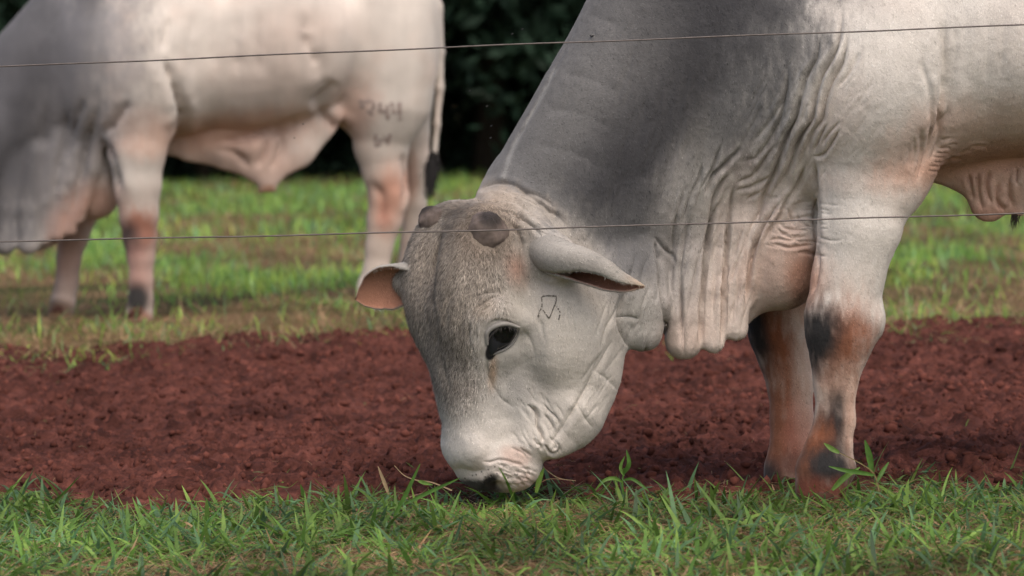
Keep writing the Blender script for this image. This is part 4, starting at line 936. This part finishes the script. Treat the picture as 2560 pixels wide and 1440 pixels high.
# ------------------------------------------------------------------ the bull behind
def build_far_bull(mc, mattr):
    root = empty('bull', (-1.2, 6.6, 0))
    f = Field((-3.3, 5.95, -0.06), (-0.1, 7.6, 1.9), 0.012)
    YM, YR = 6.52, 6.92
    f.pell(380, 130, 205, 222, YM, 0.33, 0.06); f.pell(610, 110, 290, 228, 6.68, 0.37, 0.10); f.pell(945, 75, 158, 225, YR, 0.29, 0.10)
    f.pell(200, -160, 135, 95, YM, 0.14, 0.1); f.pell(260, 180, 150, 210, YM, 0.29, 0.1)
    f.cone(W(250, 85, YM), W(-60, 330, 6.45), 0.345, 0.22, 0.08, 0.62)
    f.cone(W(-60, 330, 6.4), W(-130, 560, 6.3), 0.17, 0.12, 0.06, 0.8); f.cone(W(-130, 560, 6.3), W(-140, 740, 6.25), 0.12, 0.08, 0.05, 0.8)      # head, beyond the left edge
    f.pell(360, 190, 105, 160, 6.32, 0.17, 0.1)
    f.chain([(355, 270, 90, 6.32), (340, 380, 74, 6.3), (343, 460, 61, 6.3), (348, 540, 49, 6.3), (350, 595, 42, 6.3), (352, 640, 33, 6.3), (353, 700, 27, 6.3), (351, 750, 30, 6.3), (347, 792, 34, 6.3)], 0.06, 0.8)
    f.chain([(260, 400, 70, 6.72), (205, 520, 45, 6.72), (183, 590, 37, 6.72), (172, 650, 29, 6.72), (166, 715, 27, 6.72), (157, 760, 30, 6.72), (152, 785, 33, 6.72)], 0.05, 0.8)
    f.pell(255, 430, 66, 92, 6.5, 0.12, 0.05); f.pell(240, 500, 50, 48, 6.5, 0.08, 0.04)
    f.pell(80, 470, 130, 160, 6.48, 0.06, 0.05)
    for p in ([(30, 380, 36, 6.42), (15, 520, 32, 6.42), (12, 608, 30, 6.42)], [(95, 380, 34, 6.41), (75, 520, 30, 6.41), (72, 608, 29, 6.42)], [(150, 340, 26, 6.4), (118, 500, 18, 6.41), (112, 598, 16, 6.43)],
              [(190, 320, 26, 6.4), (150, 480, 19, 6.41), (145, 588, 17, 6.43)], [(235, 300, 24, 6.38), (195, 450, 20, 6.4), (178, 576, 15, 6.43)], [(270, 290, 20, 6.36), (235, 420, 18, 6.38), (200, 545, 14, 6.42)]):
        f.chain(p, 0.035, 0.8, 0.02)
    # sheath
    f.chain([(470, 385, 16, 6.62), (560, 395, 26, 6.62), (640, 425, 26, 6.62), (668, 455, 18, 6.62), (667, 470, 13, 6.62)], 0.03, 0.6, 0.03)
    f.chain([(430, 360, 30, 6.62), (520, 350, 46, 6.62), (620, 350, 60, 6.62)], 0.05, 0.6, 0.03)
    f.chain([(560, 330, 70, 6.62), (640, 380, 56, 6.62), (668, 440, 24, 6.62)], 0.05, 0.45, 0.03); f.chain([(672, 440, 24, 6.62), (740, 370, 50, 6.65), (800, 300, 50, 6.7)], 0.05, 0.45, 0.03)
    f.chain([(655, 470, 6, 6.62), (648, 484, 4, 6.62)], 0.015); f.chain([(682, 462, 7, 6.62), (688, 480, 4, 6.62)], 0.015)
    # hind legs
    f.pell(960, 190, 128, 170, 6.80, 0.16, 0.08)
    f.chain([(962, 270, 108, 6.82), (953, 360, 70, 6.82), (962, 430, 57, 6.82), (973, 490, 51, 6.83), (962, 550, 43, 6.83), (948, 620, 34, 6.83), (940, 675, 34, 6.83), (932, 715, 38, 6.83), (928, 735, 38, 6.83)], 0.06, 0.8)
    f.chain([(880, 280, 40, 6.85), (830, 240, 60, 6.8)], 0.08, 0.7)
    f.chain([(1000, 200, 95, 7.12), (1022, 330, 52, 7.15), (1040, 400, 35, 7.15), (1043, 440, 32, 7.15), (1036, 510, 29, 7.15), (1026, 600, 25, 7.15), (1018, 690, 29, 7.15), (1012, 726, 32, 7.15)], 0.06, 0.8)
    # tail
    f.chain([(1060, -90, 22, YR), (1092, 20, 15, YR), (1099, 130, 12, YR), (1099, 220, 10.5, YR), (1092, 310, 9.5, YR), (1086, 395, 9, YR)], 0.03)
    V, Q = f.surface(); V = relax(V, Q, 4); N = vnormals(V, Q)
    near = sstep(6.75, 6.6, V[:, 1] - 0.35 * (V[:, 0] + 1.2)) * sstep(0.3, -0.2, N[:, 1]); ST = []
    def S(pts, wd, dep, *a): ST.append((pts, wd, dep, *a))
    S(R5((690, 230), (720, 320), (752, 400), (775, 480), (760, 540), (720, 600)), 9, 16, (0.3, 0.5)); S(R5((720, 60), (700, 160), (690, 230)), 10, 6)
    S(R5((440, 580), (470, 680), (490, 760), (500, 850)), 8, 12, (0.3, 0)); S(R5((430, 575), (470, 540), (520, 470), (560, 420)), 8, 8)
    S(R5((420, 440), (370, 600), (335, 760), (285, 960)), 8, 10); S(R5((290, 430), (270, 600), (240, 780), (235, 960)), 8, 9); S(R5((360, 400), (310, 560), (270, 700)), 7, 7); S(R5((200, 420), (180, 620), (165, 850)), 8, 6)
    S(R5((1340, 455), (1410, 520), (1480, 580)), 9, 10, (0.5, 0.1)); S(R5((1310, 470), (1380, 400), (1420, 330)), 14, 10)
    S(R5((860, 610), (1000, 590), (1180, 540), (1330, 470)), 9, 9, (0.2, 0.4)); S(R5((1130, 570), (1120, 650), (1080, 720)), 7, 6); S(R5((900, 630), (1000, 650), (1060, 720)), 7, 6); S(R5((1200, 560), (1180, 650), (1140, 730)), 7, 4)
    for x in (830, 930, 1020, 1110): S(R5((x, 30), (x - 20, 180), (x - 10, 340)), 20, 4)
    S(R5((1290, 30), (1310, 200), (1370, 330)), 20, 7); S(R5((1560, 760), (1620, 850), (1600, 960)), 9, 5); S(R5((1700, 640), (1730, 780), (1700, 900)), 8, 8)
    ST = [(q[0], q[1], q[2] * 1.7, *q[3:]) for q in ST]; V = sculpt(V, N, ST, near); N = vnormals(V, Q); V = V + N * (0.004 * fbm(V, 5.0, 3, 55))[:, None]
    P = Paint(V, (0.50, 0.458, 0.412)); PINK, RUST, GR = (0.46, 0.31, 0.25), (0.27, 0.10, 0.06), (0.080, 0.080, 0.088)
    P.spot(50, 160, 250, 340, GR, 1.0, 12, 0.55); P.spot(130, 60, 150, 150, (0.14, 0.14, 0.15), 0.7, 0, 0.7); P.spot(20, 330, 130, 260, (0.07, 0.07, 0.078), 0.8, 0, 0.7); P.spot(350, 650, 60, 160, (0.40, 0.28, 0.23), 0.6, 0, 0.6); P.spot(170, 670, 60, 150, (0.42, 0.28, 0.23), 0.6, 0, 0.6); P.spot(960, 560, 70, 170, (0.47, 0.35, 0.29), 0.5, 0, 0.6); P.spot(60, 590, 110, 100, (0.27, 0.265, 0.27), 0.7, 0, 0.95); P.spot(180, 520, 60, 130, (0.36, 0.31, 0.28), 0.5, 0, 0.9); P.spot(50, 340, 150, 200, GR, 0.92, 0, 0.8); P.spot(160, 380, 70, 160, (0.26, 0.25, 0.25), 0.5, 8, 0.9); P.spot(-100, 600, 120, 260, GR, 0.8); P.spot(200, -150, 160, 130, GR, 0.8)
    P.spot(290, 200, 60, 200, (0.42, 0.40, 0.39), 0.4, 0, 0.8)
    P.spot(560, 335, 200, 45, (0.46, 0.24, 0.15), 0.7, -8, 0.8); P.spot(640, 420, 130, 70, PINK, 0.7, 0, 0.7); P.spot(250, 510, 70, 50, (0.45, 0.24, 0.17), 0.7, 0, 0.7); P.spot(360, 330, 60, 60, PINK, 0.4); P.spot(700, 180, 160, 90, PINK, 0.25, 0, 0.8)
    P.spot(760, 60, 130, 60, PINK, 0.25, 0, 0.8); P.spot(880, 290, 50, 80, (0.50, 0.27, 0.20), 0.5, 20, 0.8)
    P.spot(350, 580, 55, 50, RUST, 0.85, 0, 0.6); P.spot(326, 602, 24, 42, (0.04, 0.03, 0.03), 1.0, -8, 0.6, None, 0.15); P.spot(340, 700, 20, 90, (0.28, 0.13, 0.09), 0.6, 0, 0.8); P.spot(350, 680, 40, 70, (0.36, 0.22, 0.19), 0.7, 0, 0.7); P.spot(343, 748, 34, 38, (0.03, 0.028, 0.028), 1.0, 0, 0.5, None, 0.1); P.spot(140, 775, 34, 24, (0.04, 0.038, 0.034), 0.9, 0, 0.5, None, 0.1); P.spot(342, 800, 50, 22, (0.22, 0.10, 0.07), 0.9, 0, 0.4, None, 0.1)
    P.spot(172, 610, 50, 90, (0.45, 0.26, 0.20), 0.6, 0, 0.7); P.spot(150, 780, 45, 26, (0.16, 0.10, 0.07), 0.85, 0, 0.6)
    P.spot(975, 490, 38, 75, (0.44, 0.20, 0.13), 0.75, 8, 0.8); P.spot(960, 545, 25, 35, (0.30, 0.12, 0.08), 0.6, 0, 0.8); P.spot(1030, 440, 18, 60, (0.40, 0.2, 0.14), 0.5); P.spot(670, 478, 22, 16, (0.42, 0.22, 0.13), 0.8)
    n2 = np.clip(fbm(V, 4.0, 4, 421), 0, 1); k = (0.36 * n2)[:, None] * sstep(0.2, 0.4, P.c.mean(1))[:, None]; P.c = P.c * (1 - k) + np.array([0.48, 0.32, 0.25]) * k; P.c *= (1 + 0.12 * fbm(V, 7.0, 3, 431) + 0.11 * fbm(V * [11, 2, 1.3], 1.6, 3, 441))[:, None]
    body = mesh_np('body', V - np.array(root.location), quads=Q, mat=mc, col=P.c, parent=root)
    hm = hoof_object('hoof', mattr)
    for k, (hx, hy, hd) in enumerate(((345, 800, 6.3), (150, 795, 6.72), (926, 745, 6.83), (1010, 738, 7.15))):
        o = hm if k == 0 else hm.copy(); p = W(hx, hy, hd); o.location = Vector((p[0] + 1.225, p[1] - 6.6, float(ground_z(p[0], p[1])) - 0.012)); o.scale = (0.8, 0.85, 0.85); o.parent = root; COL.objects.link(o)
    # black switch of the tail
    n = 260; a = W(1086, 388, YR); V_, Q_ = [], []
    for i in range(n):
        p0 = a + rng.normal(0, 0.008, 3); ty = rng.uniform(420, 500); tip = W(1075 + rng.normal(0, 1) * 9 * (1.25 - (ty - 420) / 80), ty, YR) + rng.normal(0, 0.012, 3); mid = (p0 + tip) / 2 + rng.normal(0, 0.016, 3); pr = None
        for t in np.linspace(0, 1, 5):
            c = p0 * (1 - t) ** 2 + 2 * mid * t * (1 - t) + tip * t * t; w_ = 0.004 * (1 - 0.8 * t); i0 = len(V_); V_ += [c - [w_, 0, 0], c + [w_, 0, 0]]
            if pr is not None: Q_.append([pr, pr + 1, i0 + 1, i0])
            pr = i0
    o = mesh_np('tail_tuft', np.array(V_) - np.array(root.location), quads=np.array(Q_), mat=mattr, col=np.tile([0.014, 0.013, 0.014], (len(V_), 1)), parent=root); o['kind'] = 'stuff'
    bvh = BVHTree.FromPolygons([Vector(v) for v in V], [tuple(q) for q in Q])
    T = fr(880, 200, 7.2)
    glyphs = [[T((120, 400), (180, 380), (220, 410), (180, 480), (130, 510))], [T((250, 380), (330, 375), (390, 410), (390, 490), (330, 560), (300, 570), (380, 640))], [T((520, 410), (500, 500), (520, 590)), T((500, 500), (560, 560), (640, 585)), T((630, 440), (640, 580), (650, 720))],
              [T((700, 400), (740, 500), (750, 600)), T((760, 600), (850, 420)), T((870, 400), (860, 560), (870, 720))],
              [T((430, 970), (425, 1100), (450, 1180), (500, 1150), (520, 1060))], [T((560, 980), (545, 1080)), T((560, 980), (610, 1080), (650, 1160)), T((690, 970), (660, 1080), (650, 1160))]]
    for g in glyphs: brand(bvh, root, g, 0.0115, mattr, (0.27, 0.22, 0.20), name='brand_character')
    tag(root, 'whitish bull standing side on behind the red soil with marks burnt on its thigh', 'bull', 'zebu bulls grazing in the pasture')
    return root

# ------------------------------------------------------------------ fence
def build_fence():
    root = empty('wire_fence', (0, -0.25, 0))
    m = Mat('fence_wire'); n = m.noise(60, detail=3)
    m.set(Base_Color=m.mix((0.07, 0.056, 0.052), (0.17, 0.15, 0.14), n), Roughness=0.55, Metallic=0.35)
    mp = mat_plain('post_wood', (0.20, 0.17, 0.14), 0.9, 0.1, 0.4, 25, 0.01)
    XP = 3.6
    def yplane(X): return -0.25 - 0.012 * X
    for (ya, yb) in ((165, 60), (605, 535)):
        a = W(0, ya, yplane(-1.24)); b = W(2560, yb, yplane(1.24)); nn = 160; ph = random.uniform(0, 6); V_, Q_ = [], []
        for i in range(nn):
            t = -XP + 2 * XP * i / (nn - 1); k = (t - a[0]) / (b[0] - a[0]); p = a + (b - a) * k
            p[2] += 0.0022 * math.sin(t * 2.1 + ph) + 0.0008 * math.sin(t * 11 + ph) + 0.006 * (k - 0.5) ** 2 - 0.0015
            for q in range(8):
                an = q * math.pi / 4 + t * 20; V_.append(p + [0, 0.25 + 0.0021 * math.cos(an) * 1.15, 0.0021 * math.sin(an)])
            if i:
                for q in range(8): Q_.append([8 * (i - 1) + q, 8 * (i - 1) + (q + 1) % 8, 8 * i + (q + 1) % 8, 8 * i + q])
        mesh_np('wire', np.array(V_), quads=np.array(Q_), mat=m.m, parent=root)
    for s in (-1, 1):
        bm = bmesh.new(); X = s * XP; z0 = float(ground_z(X, -0.25)) - 0.2
        rings = []
        for k in range(12):
            z = z0 + k * 1.75 / 11; r = 0.062 + 0.006 * math.sin(k * 1.7); rings.append([bm.verts.new((X + r * math.cos(q * math.pi / 7) + 0.006 * math.sin(k), yplane(X) + 0.25 + 0.065 + r * math.sin(q * math.pi / 7), z)) for q in range(14)])
        for k in range(11):
            for q in range(14): bm.faces.new((rings[k][q], rings[k][(q + 1) % 14], rings[k + 1][(q + 1) % 14], rings[k + 1][q]))
        bm.faces.new(rings[-1]); me = bpy.data.meshes.new('post'); bm.to_mesh(me); bm.free(); me.materials.append(mp)
        o = bpy.data.objects.new('post', me); o.parent = root; COL.objects.link(o)
    tag(root, 'plain wire fence of two thin strands stretched in front of the bulls', 'fence')

# ------------------------------------------------------------------ dark wood behind
def build_wood():
    mbark = mat_plain('bark', (0.030, 0.024, 0.018), 0.95, 0.05, 0.4, 14, 0.02)
    mleaf = mat_attr('tree_leaf', 0.6, 0.2, 0.2)
    def leaf_mesh(name, n, ext, size, seed):
        r = np.random.default_rng(seed); P = r.normal(0, 1, (n, 3)); P /= np.linalg.norm(P, axis=1, keepdims=True); cl = r.normal(0, 1, (14, 3)) * 0.55
        P = (P * r.random((n, 1)) ** 0.5 * 0.55 + cl[r.integers(0, 14, n)]) * np.array(ext)
        a = r.normal(0, 1, (n, 3)); a /= np.linalg.norm(a, axis=1, keepdims=True); b = np.cross(a, r.normal(0, 1, (n, 3))); b /= np.linalg.norm(b, axis=1, keepdims=True)
        s = size * r.uniform(0.6, 1.4, (n, 1)); V = np.stack([P - a * s, P - b * s * 0.4, P + a * s, P + b * s * 0.4], 1).reshape(-1, 3)
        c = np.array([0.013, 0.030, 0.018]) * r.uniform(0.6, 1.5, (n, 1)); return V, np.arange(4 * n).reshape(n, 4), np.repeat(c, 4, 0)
    crowns = []
    for k in range(3):
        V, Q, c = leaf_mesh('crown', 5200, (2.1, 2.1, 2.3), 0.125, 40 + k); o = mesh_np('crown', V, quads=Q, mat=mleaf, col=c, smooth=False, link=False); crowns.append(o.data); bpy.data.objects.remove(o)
    def trunk(h, r):
        bm = bmesh.new(); n = 9; rr = []; bx = random.uniform(-0.1, 0.1)
        for k in range(9):
            t = k / 8; ra = r * (1.25 - 0.2 * min(1, t * 8)) * (1 - 0.75 * t); rr.append([bm.verts.new((ra * math.cos(q * 2 * math.pi / n) + bx * math.sin(t * 4), ra * math.sin(q * 2 * math.pi / n), t * h - 0.15)) for q in range(n)])
        for k in range(8):
            for q in range(n): bm.faces.new((rr[k][q], rr[k][(q + 1) % n], rr[k + 1][(q + 1) % n], rr[k + 1][q]))
        for j in range(4):      # limbs
            z = h * random.uniform(0.35, 0.8); a = random.uniform(0, 6.28); d = Vector((math.cos(a), math.sin(a), 0.8)); p0 = Vector((0, 0, z)); L = random.uniform(1.0, 1.8); sd = d.cross(Vector((0, 0, 1))).normalized(); ud = sd.cross(d).normalized()
            ring = [[bm.verts.new(p0 + d * L * t + (sd * math.cos(q * 2.094) + ud * math.sin(q * 2.094)) * r * 0.35 * (1 - 0.8 * t)) for q in range(3)] for t in (0, 1)]
            for q in range(3): bm.faces.new((ring[0][q], ring[0][(q + 1) % 3], ring[1][(q + 1) % 3], ring[1][q]))
        me = bpy.data.meshes.new('trunk'); bm.to_mesh(me); bm.free(); me.materials.append(mbark)
        for p in me.polygons: p.use_smooth = True
        return me
    trunks = [trunk(7.5, 0.15), trunk(7.0, 0.19), trunk(8.0, 0.13)]
    i = 0
    for row in range(6):
        nrow = 14 if row < 2 else 11
        for c in range(nrow):
            x = -11 + 27.0 * (c + 0.5 * (row % 2)) / (nrow - 0.5) + random.uniform(-0.5, 0.5); y = 29.6 + row * 2.0 + random.uniform(-0.5, 0.5)
            t = empty('tree', (x, y, float(ground_z(x, y)))); t.rotation_euler.z = random.uniform(0, 6.28); k = i % 3; i += 1
            o = bpy.data.objects.new('trunk', trunks[k]); o.parent = t; COL.objects.link(o)
            low = 3.9 if row < 2 else 3.5
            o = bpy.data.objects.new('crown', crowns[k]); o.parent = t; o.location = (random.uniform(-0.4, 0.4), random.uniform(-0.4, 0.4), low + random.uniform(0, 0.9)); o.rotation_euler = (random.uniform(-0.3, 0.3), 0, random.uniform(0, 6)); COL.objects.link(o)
            tag(t, 'dark slender tree with shaded crown in the wood behind the bulls', 'tree', 'trees of the dark wood')
    # shaded undergrowth at the foot of the trees
    n = 50000; r = np.random.default_rng(5)
    X = r.uniform(-12, 16, n); Y = 31.0 + 11 * r.random(n) ** 0.8; P = np.stack([X, Y], 1); Hh = np.clip(1.5 + 1.6 * fbm(P, 0.5, 2, 91), 0.1, 3.2) * sstep(30.5, 34, Y)
    Pn = np.stack([X, Y, ground_z(X, Y) + Hh * r.random(n)], 1); a = r.normal(0, 1, (n, 3)); a /= np.linalg.norm(a, axis=1, keepdims=True); b = np.cross(a, r.normal(0, 1, (n, 3))); b /= np.linalg.norm(b, axis=1, keepdims=True)
    s = r.uniform(0.05, 0.13, (n, 1)); V = np.stack([Pn - a * s, Pn - b * s * 0.4, Pn + a * s, Pn + b * s * 0.4], 1).reshape(-1, 3)
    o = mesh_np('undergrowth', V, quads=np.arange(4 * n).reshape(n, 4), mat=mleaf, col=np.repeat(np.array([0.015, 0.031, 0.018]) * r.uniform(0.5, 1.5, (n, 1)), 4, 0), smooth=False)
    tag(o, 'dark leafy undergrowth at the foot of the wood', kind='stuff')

# ------------------------------------------------------------------ single plants and insects
def ribbon(name, pts, wd, col, mat, parent, prof='leaf', tilt=0.3, tip=None):
    """a blade, leaf or stalk along picture points at its own depth; pts: (px, py, Y)"""
    Pw = catmull([W(*q) for q in pts], 6); n = len(Pw); T = np.gradient(Pw, axis=0); T /= np.linalg.norm(T, axis=1, keepdims=True) + 1e-9
    s = np.cross(T, [0.1, -1.0, 0.25]); s /= np.linalg.norm(s, axis=1, keepdims=True) + 1e-9; nn = np.cross(s, T)
    t = np.linspace(0, 1, n); w_ = wd * (np.sin(np.pi * np.clip(t * 0.85 + 0.12, 0, 1)) ** 0.8 if prof == 'leaf' else (1 - 0.6 * t)) + 0.0003
    R0 = np.array(parent.location); a = Pw + s * w_[:, None] / 2 + nn * w_[:, None] * tilt; b = Pw - s * w_[:, None] / 2 + nn * w_[:, None] * tilt
    V_ = np.stack([a, Pw, b], 1).reshape(-1, 3) - R0; I = np.arange(3 * n).reshape(n, 3)
    Q_ = np.concatenate([np.stack([I[:-1, k], I[:-1, k + 1], I[1:, k + 1], I[1:, k]], 1) for k in (0, 1)])
    c0 = np.array(col); c1 = np.array(tip if tip is not None else col); c = np.repeat(c0 * (1 - t[:, None]) + c1 * t[:, None], 3, 0) * rng.uniform(0.85, 1.15, (3 * n, 1))
    return mesh_np(name, V_, quads=Q_, mat=mat, col=c, parent=parent)

def build_sprouts():
    m = mat_attr('sprout', 0.5, 0.35, 0.4, nscale=60); G, Gy, D = (0.075, 0.170, 0.028), (0.13, 0.24, 0.045), (0.36, 0.26, 0.15)
    def thing(name, label, cat, base): o = empty(name, tuple(W(*base))); tag(o, label, cat); return o
    t = thing('grass_sprout', 'tall upright grass sprout with twisted tip and one arching leaf right of the muzzle', 'grass sprout', (1560, 1246, 0.06))
    ribbon('stem', [(1560, 1246, 0.06), (1556, 1210, 0.06), (1560, 1170, 0.06)], 0.006, G, m, t, 'stem')
    ribbon('leaf', [(1558, 1185, 0.06), (1572, 1160, 0.05), (1566, 1125, 0.05)], 0.011, G, m, t); ribbon('leaf', [(1560, 1190, 0.06), (1551, 1168, 0.06), (1562, 1140, 0.06)], 0.008, Gy, m, t)
    ribbon('leaf', [(1556, 1205, 0.06), (1535, 1196, 0.04), (1510, 1202, 0.03), (1488, 1226, 0.03)], 0.009, Gy, m, t); ribbon('leaf', [(1560, 1200, 0.06), (1580, 1198, 0.05), (1605, 1214, 0.04), (1622, 1228, 0.03)], 0.008, G, m, t)
    t = thing('grass_sprout', 'leaning grass sprout with a broad leaf growing against the front hoof', 'grass sprout', (2200, 1236, -0.12))
    ribbon('stem', [(2200, 1236, -0.12), (2185, 1185, -0.12), (2150, 1158, -0.13), (2098, 1132, -0.14)], 0.004, (0.25, 0.20, 0.09), m, t, 'stem'); ribbon('leaf', [(2098, 1132, -0.14), (2078, 1122, -0.14), (2060, 1108, -0.14)], 0.012, Gy, m, t)
    ribbon('leaf', [(2186, 1188, -0.12), (2150, 1182, -0.14), (2110, 1176, -0.16), (2072, 1166, -0.16)], 0.011, G, m, t); ribbon('leaf', [(2180, 1180, -0.12), (2172, 1140, -0.12), (2162, 1100, -0.12)], 0.016, G, m, t)
    ribbon('leaf', [(2192, 1205, -0.12), (2205, 1180, -0.11), (2222, 1155, -0.10)], 0.010, G, m, t); ribbon('leaf', [(2080, 1225, -0.14), (2110, 1195, -0.14), (2150, 1168, -0.13)], 0.014, Gy, m, t)
    t = thing('dry_stalk', 'bent dry grass stalk sticking up left of the muzzle', 'grass stalk', (1130, 1226, -0.05))
    ribbon('stem', [(1130, 1226, -0.05), (1080, 1206, -0.04), (1040, 1200, -0.03), (1010, 1188, -0.03), (986, 1164, -0.03)], 0.0035, D, m, t, 'stem'); ribbon('leaf', [(1045, 1202, -0.03), (1062, 1208, -0.04), (1082, 1212, -0.05)], 0.009, Gy, m, t)
    t = thing('dry_stalk', 'straight straw coloured blade standing at the soil edge further left of the muzzle', 'grass stalk', (972, 1236, 0.0))
    ribbon('leaf', [(972, 1236, 0.0), (960, 1205, 0.0), (945, 1166, 0.0)], 0.009, D, m, t)
    t = thing('grass_sprout', 'short bright green blade with thin straw beside the right corner of the mouth', 'grass sprout', (1340, 1232, 0.0))
    ribbon('leaf', [(1340, 1232, 0.0), (1348, 1200, 0.0), (1360, 1170, 0.0)], 0.013, (0.16, 0.28, 0.05), m, t); ribbon('stem', [(1342, 1152, 0.02), (1372, 1180, 0.01), (1400, 1196, 0.0), (1440, 1202, 0.0)], 0.002, D, m, t, 'stem'); ribbon('stem', [(1335, 1220, 0.0), (1370, 1198, 0.0), (1425, 1200, 0.0)], 0.002, (0.3, 0.18, 0.1), m, t, 'stem')
    t = thing('grass_sprout', 'long green blade leaning right across the turf just left of the muzzle', 'grass sprout', (985, 1290, -0.35))
    ribbon('leaf', [(985, 1290, -0.35), (1015, 1235, -0.35), (1050, 1160, -0.35)], 0.010, G, m, t); ribbon('leaf', [(1010, 1262, -0.35), (1070, 1232, -0.35), (1150, 1195, -0.36)], 0.009, G, m, t)

def build_insects():
    md = mat_plain('insect_body', (0.012, 0.011, 0.011), 0.4, 0.5, 0.2, 200); mw = mat_plain('insect_wing', (0.45, 0.43, 0.40), 0.3, 0.5, 0.1, 200)
    def insect(P, s, label, cat, group, name, wing_up):
        root = empty(name, tuple(P)); tag(root, label, cat, group)
        for part, r, mt, off in (('body', (1.0, 0.5, 0.5), md, (0, 0, 0)), ('wing', (1.0, 0.35, 0.06), mw, (0.5, 0.4, 0.3)), ('wing', (1.0, 0.35, 0.06), mw, (0.5, -0.4, 0.3))):
            bm = bmesh.new(); bmesh.ops.create_icosphere(bm, subdivisions=2, radius=1)
            for v in bm.verts: v.co = Vector(((v.co.x * r[0] + off[0]) * s, (v.co.y * r[1] + off[1]) * s, (v.co.z * r[2] + off[2] * wing_up + (v.co.x * 0.5 * wing_up if part == 'wing' else 0)) * s))
            me = bpy.data.meshes.new(part); bm.to_mesh(me); bm.free(); me.materials.append(mt); o = bpy.data.objects.new(part, me); o.parent = root; COL.objects.link(o)
    nb = [o for o in bpy.data.objects if o.name == 'bull'][0]; b = [c for c in nb.children if c.name.startswith('body')][0]; me = b.data
    co = np.empty(len(me.vertices) * 3, np.float32); me.vertices.foreach_get('co', co); co = co.reshape(-1, 3) + np.array(nb.location); px, py = project(co); k = np.hypot(px - 1472, py - 87) + 1000 * np.maximum(0, co[:, 1]); P = co[k.argmin()]
    insect(P + np.array([0, -0.004, 0.001]), 0.005, 'small black fly sitting on the grey neck just above the upper wire', 'fly', None, 'fly', 0.8)
    for x, y in ((1305, 73), (1280, 85), (1174, 227), (1217, 266), (1228, 315), (1226, 345), (1098, 366), (736, 345), (758, 310)):
        insect(W(x, y, rng.uniform(-0.2, 0.5)), 0.0026, 'tiny pale winged gnat hovering in the air before the dark wood', 'gnat', 'gnats in the air', 'gnat', 1.2)

# ------------------------------------------------------------------ build
zf = build_ground()
build_wood()
build_clods(zf)
build_grass()
mc = mat_coat(); mattr = mat_attr('skin_detail', 0.7, 0.25, nscale=120); mhorn = mat_attr('horn', 0.6, 0.3, nscale=70); hm_ = mhorn.node_tree; bp = hm_.nodes.new('ShaderNodeBump'); nz = hm_.nodes.new('ShaderNodeTexNoise'); nz.inputs['Scale'].default_value = 90; nz.inputs['Detail'].default_value = 6; bp.inputs['Distance'].default_value = 0.006; bp.inputs['Strength'].default_value = 0.9; hm_.links.new(nz.outputs[0], bp.inputs['Height']); hm_.links.new(bp.outputs[0], hm_.nodes['Principled BSDF'].inputs['Normal'])
build_near_bull(mc, mhorn, mattr)
build_far_bull(mc, mattr)
build_fence()
build_sprouts()
build_insects()
